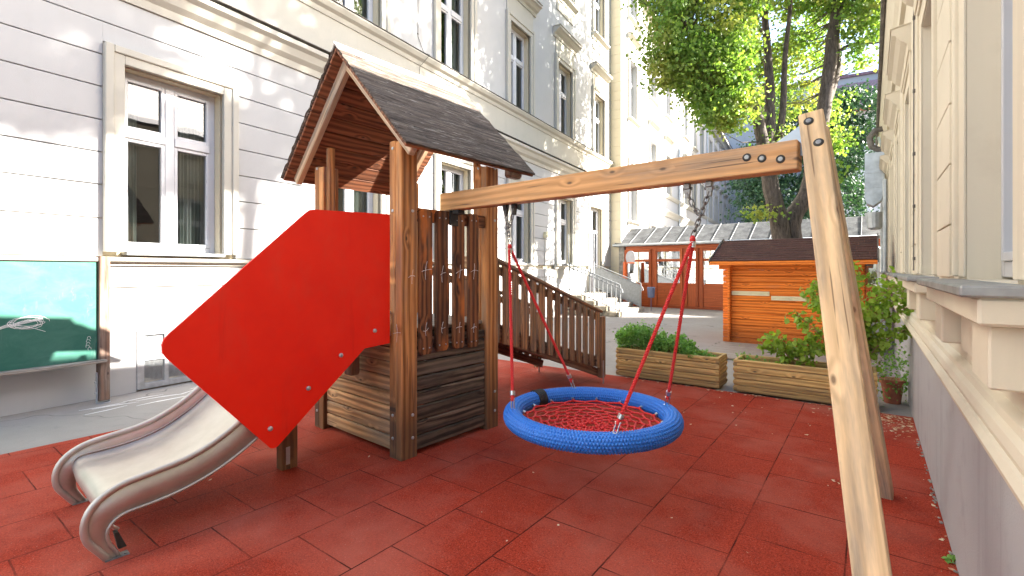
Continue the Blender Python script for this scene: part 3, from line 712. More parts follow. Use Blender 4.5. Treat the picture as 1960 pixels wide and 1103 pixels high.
for sgn in (0,1):
    m=10; A=(yE,zE); B=(yR,zR)
    for j in range(m):
        t0=j/m; t1=(j+1)/m+.03; y0=A[0]+(B[0]-A[0])*t0; z0_=A[1]+(B[1]-A[1])*t0; y1=A[0]+(B[0]-A[0])*min(t1,1); z1_=A[1]+(B[1]-A[1])*min(t1,1)
        if sgn: y0,y1=hd-y0,hd-y1
        x=-ov-random.uniform(0,.15); 
        while x<hl+ov:
            wd=random.choice((.16,.22,.30)); e=min(x+wd-.0015,hl+ov); x_=x; x=max(x,-ov)
            rf.beam(((x+e)/2,y0,z0_+.035),((x+e)/2,y1,z1_+.02),(1,0,0),e-x,.012,.003); x=x_+wd
ro=rf.build('roof',M['shingle'],HT)
rb=MB()
for s_ in (0,1):
    f=(lambda y:y) if not s_ else (lambda y:hd-y)
    rb.beam((hl/2,f(yE+.01),zE),(hl/2,f(yR),zR),(1,0,0),hl+2*ov-.02,.025,.003)
rb.box(-ov,hl+ov,yE-.02,yE+.0,zE-.05,zE+.02,.004)
rb.build('roof_boards',M['w_hut'],ro)
tr=MB()
for x in (-ov-.012,hl+ov+.012):
    for s_ in (0,1):
        f=(lambda y:y) if not s_ else (lambda y:hd-y)
        tr.beam((x,f(yE-.02),zE+.015),(x,f(yR),zR+.035),(0,0,1),.075,.02)
tr.build('verge_trim',M['flash'],ro)
bs=MB(); bs.box(-.20,.06,-.02,.03,1.53,1.62,.01); bs.build('wall_plate',M['w_hut'],HT)
bs=MB(); bs.box(.0,hl,.01,hd-.01,-.0,.02,.004); bs.build('floor_beam',M['w_old'],HT)
for (xa,xb,z) in ((.05,.74,1.0),(.77,1.36,.92)):
    s=MB(); s.box(xa,xb,-.022,-.002,z,z+.085,.003)
    k=xa+.03
    while k<xb-.02: s.tube([(k,-.02,z+.045),(k,-.06,z+.055)],.007,6); k+=.052
    s.build('peg_rail',M['peg'],HT)
# deck strip in front of the hut
dk=MB()
for k in range(15): dk.box(-.15+random.uniform(-.03,.03),2.5,-1.95+k*.128,-1.83+k*.128,.012,.045,.004)
d=dk.build('wooden_decking',M['w_deck'],None); t=R_(AH); d.rotation_euler=(0,0,-t); d.location=HT.location; tag(d,'low platform of grey weathered deck boards on the ground before the orange hut','decking')

# ================================================================== PLANTERS
def planter(name,x0,x1,y0,y1,label,z1=.43):
    P_=thing(name,label,'planter',AR,(x0,y0,0),'log style timber planters'); W=x1-x0; D=y1-y0
    n=5; h=(z1-.03)/n
    for (ya,yb) in ((0,.04),(D-.04,D)):
        m=MB()
        for k in range(n):
            z=.03+k*h; m.box(0.0,W,ya,yb,z+.003,z+h-.003,.008)
        m.build('long_side',M['w_planter'],P_)
    for (xa,xb,xc,xd) in ((-.004,.042,.003,.037),(W-.042,W+.004,W-.037,W-.003)):
        m=MB()
        for k in range(n):
            z=.03+k*h+ (h*.5 if k<n-1 else h*.25)
            m.box(xa,xb,-.004,.041,z-h*.22,z+h*.22,.004); m.box(xa,xb,D-.041,D+.004,z-h*.22,z+h*.22,.004)
            m.box(xc,xd,.042,D-.042,.03+k*h,.03+k*h+h-.003,.004)
        m.build('end_side',M['w_planter'],P_)
    m=MB(); nx=30; ny=8; vs=[];fs=[]
    for i in range(nx+1):
        for j in range(ny+1): vs.append((.04+(W-.08)*i/nx,.04+(D-.08)*j/ny,z1-.07+random.uniform(-.012,.012)))
    for i in range(nx):
        for j in range(ny): a=i*(ny+1)+j; fs.append((a,a+ny+1,a+ny+2,a+1))
    m.add(vs,fs); m.build('soil',M['soil'],P_)
    return P_
planter('wooden_planter',-2.87,-1.5,6.30,6.72,'timber planter full of green herbs, left of the two',.42)
planter('wooden_planter',-1.34,.06,6.32,6.78,'longer timber planter with a leafy raspberry bush, right of the two',.42)

# ------------------------------------------------------------------ leaves
LEAF=np.array([(0,0,0),(.32,.28,.05),(.42,.62,.06),(0,1.05,-.08),(-.42,.62,.06),(-.32,.28,.05),(0,.5,0)])
LEAFF=[(0,1,6),(1,2,6),(2,3,6),(3,4,6),(4,5,6),(5,0,6)]
LEAF4=np.array([(0,0,0),(.40,.5,.07),(0,1,-.05),(-.40,.5,.07)]); LEAF4F=[(0,1,2),(0,2,3)]
def leaves(name,pts,size,mat,parent,droop=.4,fine=True,up=.35,jit=.35):
    """pts (N,3) leaf positions; random orientation"""
    N=len(pts); T=LEAF if fine else LEAF4; F=LEAFF if fine else LEAF4F
    d=NR.normal(size=(N,3)); d[:,2]-=droop; d/=np.linalg.norm(d,axis=1)[:,None]
    nrm=NR.normal(size=(N,3))*.7; nrm[:,2]+=up; nrm-= (nrm*d).sum(1)[:,None]*d; nrm/=np.linalg.norm(nrm,axis=1)[:,None]
    sd=np.cross(d,nrm); s=size*(1+NR.uniform(-jit,jit,N))
    V=pts[:,None,:]+s[:,None,None]*(T[None,:,0,None]*sd[:,None,:]+T[None,:,1,None]*d[:,None,:]+T[None,:,2,None]*nrm[:,None,:])
    k=len(T); V=V.reshape(-1,3)
    Fi=(np.array(F)[None,:,:]+(np.arange(N)*k)[:,None,None]).reshape(-1,3)
    me=bpy.data.meshes.new(name); me.vertices.add(len(V)); me.vertices.foreach_set('co',V.ravel().astype(np.float32))
    me.loops.add(Fi.size); me.loops.foreach_set('vertex_index',Fi.ravel().astype(np.int32))
    me.polygons.add(len(Fi)); me.polygons.foreach_set('loop_start',(np.arange(len(Fi))*3).astype(np.int32)); me.polygons.foreach_set('loop_total',np.full(len(Fi),3,dtype=np.int32))
    a=me.attributes.new('rnd','FLOAT','POINT'); a.data.foreach_set('value',np.repeat(NR.uniform(0,1,N),k).astype(np.float32))
    me.materials.append(mat); me.update(calc_edges=True); me.validate()
    o=bpy.data.objects.new(name,me); col.objects.link(o)
    if parent: o.parent=parent
    return o
def clump_points(ells,per=26,cl=.33):
    """ells: (cx,cy,cz,rx,ry,rz,nclumps). leaf clumps spread through uneven ellipsoids, denser towards the shell"""
    out=[];cen=[]
    for cx,cy,cz,rx,ry,rz,n in ells:
        u=NR.normal(size=(n,3)); u/=np.linalg.norm(u,axis=1)[:,None]; r=NR.uniform(.35,1,n)**.45
        wob=1+.16*np.sin(u[:,0]*5+cx)*np.cos(u[:,2]*6+cz)+NR.uniform(-.06,.10,n)
        c=np.array([cx,cy,cz])+u*(r*wob)[:,None]*np.array([rx,ry,rz]); cen.append(c)
    cen=np.concatenate(cen)
    for c in cen:
        m=max(4,int(per*NR.uniform(.5,1.5))); s=cl*NR.uniform(.6,1.3)
        q=NR.normal(size=(m,3))*np.array([s,s,s*.42]); out.append(c+q)
    return np.concatenate(out),cen
def limb(mb,pts,r0,r1,n=9,sub=5,wig=.04):
    P_=[Vector(p) for p in pts]; out=[]
    for i in range(len(P_)-1):
        p0=P_[max(i-1,0)];p1=P_[i];p2=P_[i+1];p3=P_[min(i+2,len(P_)-1)]
        for k in range(sub):
            t=k/sub; out.append(.5*((2*p1)+(p2-p0)*t+(2*p0-5*p1+4*p2-p3)*t*t+(3*p1-p0-3*p2+p3)*t**3)+Vector((random.uniform(-1,1),random.uniform(-1,1),0))*wig*r0)
    out.append(P_[-1]); m=len(out)
    mb.tube(out,[r0+(r1-r0)*(i/(m-1))**.8 for i in range(m)],n)
    return out
def tree(name,label,trunks,ells,leafsize,mat,per,cl,group=None,twigs=260,fine=True,base=None):
    b=base or trunks[0][0][0]
    T=bpy.data.objects.new(name,None); col.objects.link(T); T.location=(b[0],b[1],0); tag(T,label,'tree',group)
    off=Vector((b[0],b[1],0))
    tk=MB(); nodes=[]
    for pts,r0,r1 in trunks: nodes+=limb(tk,[Vector(p)-off for p in pts],r0,r1)
    pts,cen=clump_points(ells,per,cl); pts=pts-np.array(off); cen=cen-np.array(off)
    nd=np.array([tuple(v) for v in nodes])
    sel=NR.choice(len(cen),min(twigs,len(cen)),replace=False)
    for i in sel:
        c=cen[i]; dd=np.linalg.norm(nd-c,axis=1)+np.maximum(0,nd[:,2]-c[2])*1.5; p=nd[dd.argmin()]
        m=(p+c)/2; m[2]-=.08*dd.min(); tk.tube([tuple(p),tuple(m+NR.normal(size=3)*.06),tuple(c)],[min(.05,.012+.012*dd.min()),.014,.005],5,cap=False)
    tk.build('trunk',M['bark'],T,smooth=True)
    leaves('crown',pts,leafsize,mat,T,fine=fine)
    return T
def px(x,y,Y): return ((x-980)/920*Y, Y, 1.5+(518-y)/920*Y)     # handy for laying out real limb positions in metres

Yt=15.0
tree('linden_tree','tall linden with several forked trunks and bright yellow green crown behind the orange hut',
 [([(8.75,15,-.2),(8.6,15,1.5),px(1492,430,Yt),px(1478,370,Yt),px(1466,300,Yt)],.33,.22),
  ([px(1466,300,Yt),px(1448,215,Yt),px(1428,140,14.9),px(1418,60,14.7),px(1408,-60,14.5),px(1395,-200,14.4)],.20,.05),
  ([px(1470,310,Yt),px(1474,215,15.2),px(1470,110,15.4),px(1462,0,15.6),px(1455,-160,15.8)],.21,.06),
  ([px(1480,330,Yt),px(1498,215,15.1),px(1502,120,15.0),px(1512,20,14.8),px(1525,-140,14.6)],.13,.04),
  ([(8.95,15.1,-.2),(9.0,15.1,1.5),px(1515,430,15.1),px(1545,370,15.1),px(1562,290,15.1),px(1580,190,15.1),px(1592,90,15.1),px(1606,-10,15.0),px(1620,-150,15)],.33,.14),
  ([px(1575,215,15.1),px(1602,130,15.3),px(1598,40,15.5),px(1590,-100,15.7)],.17,.05),
  ([px(1590,110,15.1),px(1630,85,15.0),px(1680,82,14.9),px(1720,70,14.8)],.06,.02),
  ([px(1448,215,15),px(1415,140,14.6),px(1370,110,14.2),px(1320,60,13.8)],.07,.02),
  ([px(1452,240,15),px(1425,210,14.7),px(1392,200,14.5)],.05,.015)],
 [(*px(1325,60,13.6),1.25,1.4,1.7,125),(*px(1368,20,13.9),1.15,1.4,1.5,100),(*px(1300,-90,13.8),1.6,1.8,1.9,150),(*px(1372,115,13.8),.85,1.0,.95,70),
  (*px(1325,135,13.8),1.1,1.1,.65,70),(*px(1388,205,14.2),.80,.8,.70,85),(*px(1365,170,14.2),.7,.8,.5,35),(*px(1490,40,17.2),1.7,1.3,1.9,85),(*px(1520,130,17.4),1.3,1.1,1.2,60),
  (*px(1430,150,17),.9,.9,1.0,40),(*px(1450,-130,14.5),2.4,2.2,1.9,200),(*px(1620,-90,15),2.2,2.0,1.4,110),(*px(1665,30,14.4),.6,.8,.75,48),(*px(1650,-30,14.6),1.0,1.0,.7,50),(*px(1650,108,14.6),.35,.3,.3,6),
  (*px(1545,15,16.4),.6,.8,.8,14),(*px(1600,205,15.6),.30,.3,.5,7),(*px(1597,265,14.7),.28,.2,.5,7),(*px(1590,330,14.7),.25,.2,.35,4),(*px(1490,280,14.6),.35,.15,.6,8),(*px(1462,410,14.4),.40,.2,.20,4),
  (*px(1540,190,17.2),.6,.6,.7,14),(*px(1480,215,17.2),.5,.5,.6,12)],
 .10,M['linden'],48,.23,twigs=300)

# trees beyond the annex roof that throw the dappled light on the left facade
tree('shade_tree','broad linden standing behind the cream annex building, near the slide end of the yard',
 [([(15,6.5,0),(15,6.5,6),(14.4,6.8,12),(13.6,7,16.5)],.3,.08)],
 [(12,1.4,14.4,1.2,1.3,.7,90),(12,3.0,12.7,1.0,.9,.35,50),(12,4.9,13.7,1.2,1.2,.65,110),(12,6.9,12.3,1.0,1.0,.35,50),(12,8.4,13.6,1.3,1.3,.8,120),(13,6.5,16.6,1.9,2.2,1.6,110),(13,9.8,16.5,1.9,1.9,2.4,150),(13,12,17.8,1.9,1.6,2.2,110),(13,3.5,16.8,1.8,1.8,1.2,50)],
 .17,M['linden'],30,.34,twigs=60,fine=False,base=(15,6.5,0))
tree('shade_tree','second linden standing behind the cream annex building, near the far end of the yard',
 [([(16,14,0),(16,14,7),(15,14,12),(13.8,14.4,17)],.3,.08)],
 [(13,12.6,14.3,1.8,1.8,2.2,130),(13,15.3,14.8,1.8,1.8,2.6,150),(13.4,17.8,15.6,1.6,1.5,2.6,110),(13,14.5,18.5,2.0,2.6,1.8,110)],
 .17,M['linden'],30,.34,twigs=60,fine=False,base=(16,14,0))

# dark trees further back
tree('dark_tree','dark green tree behind the pavilion, left of the forked linden trunks',
 [([(16,31,0),(16,31,5),(15.6,31,8)],.2,.05)],
 [(*px(1455,330,31),1.6,1.5,1.7,70),(*px(1450,390,30),1.3,1.2,1.6,60),(*px(1505,380,31),1.5,1.2,1.8,60)],.17,M['darkleaf'],46,.38,twigs=80,fine=False,base=(16,31,0))
tree('dark_tree','largest dark green tree behind the pavilion, right of the forked linden trunks',
 [([(19.6,30,0),(19.6,30,5),(19.8,30,9)],.22,.05)],
 [(*px(1600,290,30),2.1,1.8,2.6,150),(*px(1640,225,30),1.5,1.5,1.9,80),(*px(1540,250,31),2.3,1.6,1.8,110),(*px(1590,385,29),1.8,1.5,2.2,100),(*px(1500,215,32),1.6,1.4,1.4,50)],.17,M['darkleaf'],50,.38,twigs=90,fine=False,base=(19.6,30,0))

# background buildings
o=thing('rear_building','plain grey rendered building behind the trees at the far end of the yard','building',AL,(-6.4,62.3,0))
s=MB(); ops=[(3+k*3.2,4.1+k*3.2,z,z+2.1) for k in range(5) for z in (6,10.2,14.4)]
for z0,z1 in zip(zlist([],ops,-.3,22)[:-1],zlist([],ops,-.3,22)[1:]):
    s_=-3.5
    for c0,c1 in sorted([(q[0],q[1]) for q in ops if q[2]<z1-1e-4 and q[3]>z0+1e-4])+[(14,14)]:
        if c0-s_>.01: s.box(s_,c0,0,.4,z0,z1,.001)
        s_=max(s_,c1)
s.build('wall',M['greybld'],o)
for q in ops:
    f=MB(); f.box(q[0],q[0]+.09,.15,.2,q[2],q[3],.003); f.box(q[1]-.09,q[1],.15,.2,q[2],q[3],.003); f.box(q[0]+.09,q[1]-.09,.15,.2,q[2],q[2]+.09,.003); f.box(q[0]+.09,q[1]-.09,.15,.2,q[3]-.09,q[3],.003); f.box((q[0]+q[1])/2-.05,(q[0]+q[1])/2+.05,.15,.2,q[2]+.09,q[3]-.09,.003)
    w_=f.build('window',M['upvc'],o); p=MB(); p.box(q[0]+.05,q[1]-.05,.17,.18,q[2]+.05,q[3]-.05,.001); p.build('pane',M['dark'],w_)
s=MB(); s.box(-3.4,13.9,8,8.2,0,22,.01); s.build('rear_wall',M['greybld'],o)
s=MB(); s.box(-3.6,14.1,-.2,8.4,22,22.3,.01); s.build('roof',M['rooftile'],o)
o=thing('rear_house','pale lavender house with a purple tiled roof above the dark trees','building',AL,(2.0,45,0))
s=MB(); s.box(0,16,0,15,-.3,13.8,.01); s.build('wall',M['bluebld'],o)
s=MB(); s.box(10,20,7.5,42,-.3,27,.01); s.build('added_shade_block',M['bluebld'],o)  # unseen tall block, added to cast shade on the far left facade
s=MB(); s.prism([(-.5,13.7),(5.5,17.6),(11.5,13.7)],lambda p,q,t:(t,p,q),-.4,16.4); s.prism([(-.4,13.69),(15.4,13.69),(15.4,13.6),(-.4,13.6)],lambda p,q,t:(t,p,q),-.3,16.3); s.build('roof',M['rooftile'],o,fixn=True)
s=MB(); s.box(-.5,16.4,-.62,-.45,13.5,13.72,.02); s.build('gutter',M['terracotta'],o)
for k in range(5):
    for z in (2.5,6.3,10.2):
        x=.9+k*3.1; f=MB(); f.box(x,x+1.2,-.05,.02,z,z+2.1,.02); w_=f.build('window',M['upvc'],o); p=MB(); p.box(x+.1,x+1.1,-.07,-.052,z+.1,z+2.0,.002); p.build('pane',M['dark'],w_)

# ================================================================== PLAY TOWER (frame AT: x=v, y=u)
TW=thing('play_tower','wooden play tower with shingled gable roof, red side panel, steel slide and ramp','play tower',AT,(0,0,.02))
VA0,VA1=-3.196,-3.04; VC0,VC1=-4.375,-4.217; UF0,UF1=2.294,2.45; UB0,UB1=3.26,3.42
def post(x0,x1,y0,y1,zt,name='post'):
    m=MB(); xm=(x0+x1)/2; m.box(x0,xm-.001,y0,y1,.0,zt,.006); m.box(xm+.001,x1,y0,y1,.0,zt-.012,.006)
    p=m.build(name,M['w_post'],TW)
    for z in (.16,.34,1.95,2.44):
        for (cx,cy,nx,ny) in ((xm-.03,y0,0,-1),(x1,(y0+y1)/2+.03,1,0)):
            b=MB(); b.tube([(cx+nx*.0,cy+ny*.0,z),(cx+nx*.006,cy+ny*.006,z),(cx+nx*.009,cy+ny*.009,z)],[.013,.012,.006],10)
            b.build('bolt',M['galv'],p)
    return p
post(VA0,VA1,UF0,UF1,2.50); post(VA0,VA1,UB0,UB1,2.46); post(VC0,VC1,UF0,UF1,2.46); post(VC0,VC1,UB0,UB1,2.46)
for q in ((-4.215,-4.16,UF0+.03,UF0+.09),(-4.215,-4.16,UB0+.03,UB0+.09),(-3.25,-3.2,UB0+.03,UB0+.09)):
    m=MB(); m.box(*q,1.0,2.62,.005); m.build('inner_stud',M['w_post'],TW)
# plank walls
nz=7; ph=.118
m=MB()
for k in range(nz+1):
    z=.04+k*ph
    if k==nz: z1=z+.06
    else: z1=z+ph-.006
    m.box(VC1+.001,VA0-.001,UF0+.035,UF0+.07,z,z1-.003,.014)
m.build('front_wall',M['w_plank'],TW)
m=MB()
for k in range(nz+1):
    z=.04+k*ph; z1=z+(ph-.006 if k<nz else .07)
    m.box(VA1-.055,VA1-.02,UF1+.001,UB0-.001,z,z1-.003,.014)
m.build('side_wall',M['w_dark'],TW)
m=MB()
for k in range(nz+1):
    z=.04+k*ph; z1=z+(ph-.006 if k<nz else .07)
    m.box(VC0+.02,VC0+.055,UF1+.001,UB0-.001,z,z1,.012); m.box(VC1+.001,VA0-.001,UB1-.06,UB1-.025,z,z1,.012)
m.build('rear_planks',M['w_dark'],TW)
m=MB()
for k in range(8):
    y=UF0+.075+k*.132; m.box(VC0+.06,VA1-.058,y,y+.126,.985,1.015,.004)
m.build('platform',M['w_deck'],TW)
# rail and four stained slats
m=MB(); m.box(VA1-.055,VA1-.018,UF1+.001,UB0-.001,1.875,1.985,.006); m.build('top_rail',M['w_slat'],TW)
for (u0,u1) in ((2.468,2.592),(2.640,2.768),(2.835,2.958),(3.015,3.135)):
    m=MB(); z0=.805+random.uniform(-.01,.01); z1=1.975+random.uniform(-.01,.012); t=.032
    # board with eased ends
    m.prism([(u0,z0+.03),(u0+.02,z0),(u1-.02,z0),(u1,z0+.03),(u1,z1-.03),(u1-.02,z1),(u0+.02,z1),(u0,z1-.03)],lambda p,q,tt:(tt,p,q),VA1-.017,VA1-.017+t)
    m.g=[(g_[2]+random.Random(int(u0*1000)).uniform(0,9)*0+u0*13,g_[1],g_[0]) for g_ in m.g]
    s_=m.build('slat',M['w_slat'],TW,fixn=True)
    for zz in (z0+.05,z1-.06):
        for yy in (u0+.03,u1-.03): b=MB(); b.tube([(VA1-.017+t,yy,zz),(VA1-.017+t+.004,yy,zz),(VA1-.017+t+.006,yy,zz)],[.007,.006,.002],8); b.build('screw',M['galv'],s_)
# left side barrier and rear cross board
m=MB(); m.box(VC0+.02,VC0+.055,UF1+.001,UB0-.001,1.87,1.98,.006)
for k in range(4): u=2.5+k*.19; m.box(VC0+.056,VC0+.085,u,u+.12,1.02,1.97,.008)
m.build('far_side_barrier',M['w_slat'],TW)
m=MB(); m.box(VA0-.22,VA0-.001,UB0+.05,UB0+.09,1.50,1.62,.006); m.build('rear_grab_board',M['w_plank'],TW)
# roof
RU0,RU1=2.12,3.60; pk=(-3.69,3.345); eL=(-4.66,2.36); eR=(-2.745,2.38)
def slope(A,B,u0,u1,off,th,m,nb=None,gap=.004):
    """boards laid along the ridge between A (ridge) and B (eave)"""
    A=Vector((A[0],0,A[1]));B=Vector((B[0],0,B[1]));d=B-A;L=d.length;d.normalize();n=Vector((d.z,0,-d.x)); n=n if n.z>0 else -n
    nb=nb or 1
    for k in range(nb):
        c=A+d*(L*(k+.5)/nb)+n*off; jx=random.uniform(-.003,.003) if nb>1 else 0
        m.obox((c.x,(u0+u1)/2+jx,c.z),(0,1,0),d,n,(u1-u0,L/nb-gap,th),.004)
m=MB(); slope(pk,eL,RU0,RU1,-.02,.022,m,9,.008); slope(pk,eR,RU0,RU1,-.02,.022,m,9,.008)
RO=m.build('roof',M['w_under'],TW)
m=MB(); slope(pk,eR,RU0-.01,RU1+.01,.003,.016,m,1); slope(pk,eL,RU0-.01,RU1+.01,.003,.016,m,1)
# fold a subdivided weathered skin with frayed edges
def skin(A,B,u0,u1,mb,nu=60,nv=44):
    A=Vector((A[0],0,A[1]));B=Vector((B[0],0,B[1]));d=B-A;L=d.length;d.normalize();n=Vector((d.z,0,-d.x)); n=n if n.z>0 else -n
    vs=[];gs=[];fs=[]
    def rowc(side):
        pass
    for i in range(nu+1):
        for j in range(nv+1):
            u=u0+(u1-u0)*i/nu; w_=L*j/nv
            if i in (0,nu): u+=.003*math.sin(j*1.7)+random.uniform(-.004,.004)
            if j==nv: w_+=.006*math.sin(i*.9)+random.uniform(-.004,.004)
            h=.014+.004*math.sin(w_*20+u*3)+.003*math.sin(u*7)+random.uniform(-.0012,.0012)
            if i==0 or i==nu or j==nv: h-=.004
            p=A+d*w_+n*h; vs.append((p.x,u,p.z)); gs.append((u,w_,0))
    for i in range(nu):
        for j in range(nv): a=i*(nv+1)+j; fs.append((a,a+1,a+nv+2,a+nv+1))
    mb.add(vs,fs,gs)
skin(pk,eR,RU0-.015,RU1+.015,m); skin(pk,eL,RU0-.015,RU1+.015,m)
m.build('roof_covering',M['roofply'],RO,smooth=False)
m=MB(); m.beam((pk[0]+.022,RU0-.015,pk[1]-.005),(pk[0]+.022,RU1+.015,pk[1]-.005),(.70,0,-.71),.12,.014); m.beam((pk[0]-.025,RU0-.015,pk[1]-.005),(pk[0]-.025,RU1+.015,pk[1]-.005),(-.70,0,-.71),.08,.014)
m.build('ridge_board',M['w_ridge'],RO)
for uu in (2.235,3.42):
    m=MB()
    for e in (eL,eR):
        A=Vector((pk[0],uu,pk[1]-.10)); B=Vector((e[0]*.93+pk[0]*.07,uu,e[1]*.93+pk[1]*.07-.085)); m.beam(A,B,(0,1,0),.055,.10,.006)
    m.build('rafter',M['w_raft'],RO)
m=MB(); b_=(-2.85,2.36)
m.box(-2.90,-2.80,3.33,3.50,2.33,2.43,.03); m.build('purlin_end',M['w_old'],RO)
# red side panel (at v=-3.14)
m=MB(); pts=[(1.635,1.915),(2.254,1.938),(2.254,.935),(2.031,.921),(1.395,.372),(1.375,.366),(1.352,.372),(.800,1.018),(.781,1.050),(.777,1.095),(.790,1.130),(.815,1.158),(1.575,1.880),(1.602,1.903)]
m.prism(pts,lambda p,q,t:(t,p,q-.02),-3.150,-3.132)
PN=m.build('side_panel',M['red'],TW,fixn=True)
for (u,z) in ((2.117,1.045),(1.837,.897),(1.598,.707),(1.348,.498)):
    b=MB(); b.tube([(-3.132,u,z-.02),(-3.124,u,z-.02),(-3.120,u,z-.02)],[.016,.015,.008],14); b.tube([(-3.120,u,z-.02),(-3.1195,u,z-.02)],.004,8); b.build('bolt',M['galv'],PN)
# slide: top-of-rail and lower edge curves in (u,z)
top=[(.560,.0),(.520,.06),(.475,.13),(.462,.20),(.475,.262),(.505,.308),(.552,.345),(.626,.374),(.749,.393),(.881,.414),(.985,.447),(1.09,.500),(1.19,.568),(1.30,.660),(1.45,.80),(1.60,.94),(1.75,1.06),(1.92,1.13),(2.28,1.15)]
bot=[(.600,.0),(.585,.03),(.556,.09),(.552,.14),(.572,.18),(.625,.210),(.75,.222),(.88,.243),(1.02,.285),(1.17,.357),(1.31,.45),(1.45,.58),(1.60,.72),(1.75,.85),(1.92,.95),(2.28,.97)]
def resamp(c,n):
    c=[Vector((a,b)) for a,b in c]; out=[]; L=[0]
    for i in range(1,len(c)): L.append(L[-1]+(c[i]-c[i-1]).length)
    for k in range(n):
        t=L[-1]*k/(n-1); i=max(j for j in range(len(c)) if L[j]<=t+1e-9); i=min(i,len(c)-2); f=(t-L[i])/(L[i+1]-L[i])
        p0,p1,p2,p3=c[max(i-1,0)],c[i],c[i+1],c[min(i+2,len(c)-1)]
        out.append(.5*((2*p1)+(p2-p0)*f+(2*p0-5*p1+4*p2-p3)*f*f+(3*p1-p0-3*p2+p3)*f**3))
    return out
NS=80; tp=resamp(top,NS); bt=resamp(bot,NS)
SL=MB()
vR,vL=-3.165,-4.085
bed=resamp([(.60,.10),(.560,.145),(.540,.20),(.548,.245),(.585,.268),(.66,.272),(.78,.280),(.92,.305),(1.05,.355),(1.19,.440),(1.30,.53),(1.45,.67),(1.60,.81),(1.75,.93),(1.92,1.0),(2.28,1.02)],NS)
n=24; vs=[];fs=[]
for i,p in enumerate(bed):
    for j in range(n+1):
        t=j/n; v=vL+.02+(vR-vL-.04)*t; lift=.028*max(0,abs(2*t-1)-.88)/.12
        vs.append((v,p[0],p[1]+lift))
for i in range(NS-1):
    for j in range(n): a=i*(n+1)+j; fs.append((a,a+1,a+n+2,a+n+1))
SL.add(vs,fs)
CH=SL.build('slide',M['slide'],TW,smooth=True)
for v,sg in ((vR,1),(vL,-1)):
    s=MB(); vs=[];fs=[]
    for i in range(NS):
        for (vv,q) in ((v-.006,tp[i]),(v-.006,bt[i]),(v+.006,bt[i]),(v+.006,tp[i])): vs.append((vv,q[0],q[1]))
    for i in range(NS-1):
        for k in range(4): a=i*4+k; b_=i*4+(k+1)%4; fs.append((a,b_,b_+4,a+4))
    s.add(vs,fs)
    s.tube([(v,q[0],q[1]-.004) for q in tp],.018,12)
    s.tube([(v+.004*sg,q[0],q[1]+.004) for q in bt],.009,8)
    # inner weld bead along the chute
    s.tube([(v-sg*.012,q[0],q[1]+.036) for q in bed],.006,6)
    s.build('side_rail',M['slide'],CH,smooth=True,fixn=True)
    s=MB(); s.box(v-.028,v+.028,.54,.64,.0,.005,.002); s.tube([(v+.012,.625,.004),(v+.012,.625,.012)],.008,8); s.build('foot_plate',M['flash'],CH)
s=MB(); s.prism([(.60,.03),(.635,.03),(.60,.12),(.582,.12)],lambda p,q,t:(t,p,q),vR-.05,vR-.012); s.build('foot_bracket',M['darkrub'],CH,fixn=True)
m=MB(); m.box(-3.66,-3.57,1.62,1.74,.0,.66,.006); p=m.build('support_post',M['w_post'],TW)
b=MB(); b.box(-3.57,-3.566,1.65,1.68,.04,.17,.001); b.build('bracket',M['galv'],p)
m=MB(); m.box(-3.70,-3.60,2.20,2.292,.60,.99,.012); m.build('support_cleat',M['w_old'],TW)
# ramp
def ramp_side(v,name):
    m=MB(); r0=(3.44,1.615); r1=(5.58,.940)
    m.beam((v,r0[0],r0[1]),(v,r1[0],r1[1]),(1,0,0),.075,.032,.006); m.beam((v-.028,r0[0],r0[1]-.085),(v-.028,r1[0]-.02,r1[1]-.075),(0,0,1),.085,.022,.004)
    m.beam((v-.028,3.44,.885),(v-.028,5.56,.30),(0,0,1),.10,.03,.004)
    m.box(v-.035,v+.035,5.56,5.665,.075,.875,.006)
    rr=m.build(name,M['w_ramp'],TW)
    b=MB()
    k=0; u=3.47
    while u<5.50:
        f=(u-3.44)/(5.58-3.44); zt=1.585-f*.675; zb=.80-f*.60
        b.prism([(u,zb+.03*.0),(u+.088,zb-.026),(u+.088,zt-.028),(u,zt)],lambda p,q,t:(t,p,q),v+.0,v+.024)
        b.g[-8:]=[(g_[2]+k*3.1,g_[1],g_[0]) for g_ in b.g[-8:]]
        b.r[-8:]=[random.random()]*8
        u+=.152; k+=1
    b.build('baluster',M['w_ramp'],rr,fixn=True)
    s=MB(); s.box(v+.036,v+.041,5.58,5.61,.0,.30,.001); s.build('bracket',M['galv'],rr)
ramp_side(-3.17,'ramp_handrail'); ramp_side(-4.22,'ramp_handrail')
m=MB(); u=3.43
while u<5.66:
    f=(u-3.43)/2.3; z=.99-f*.80; m.obox((-3.695,u+.06,z-.02),(1,0,0),(0,2.3,-.80),(0,.80,2.3),(1.02,.118,.03),.004); u+=.122
for v in (-3.24,-4.15): m.beam((v,3.43,.88),(v,5.62,.13),(0,0,1),.10,.05,.004)
m.build('ramp_deck',M['w_old'],TW)
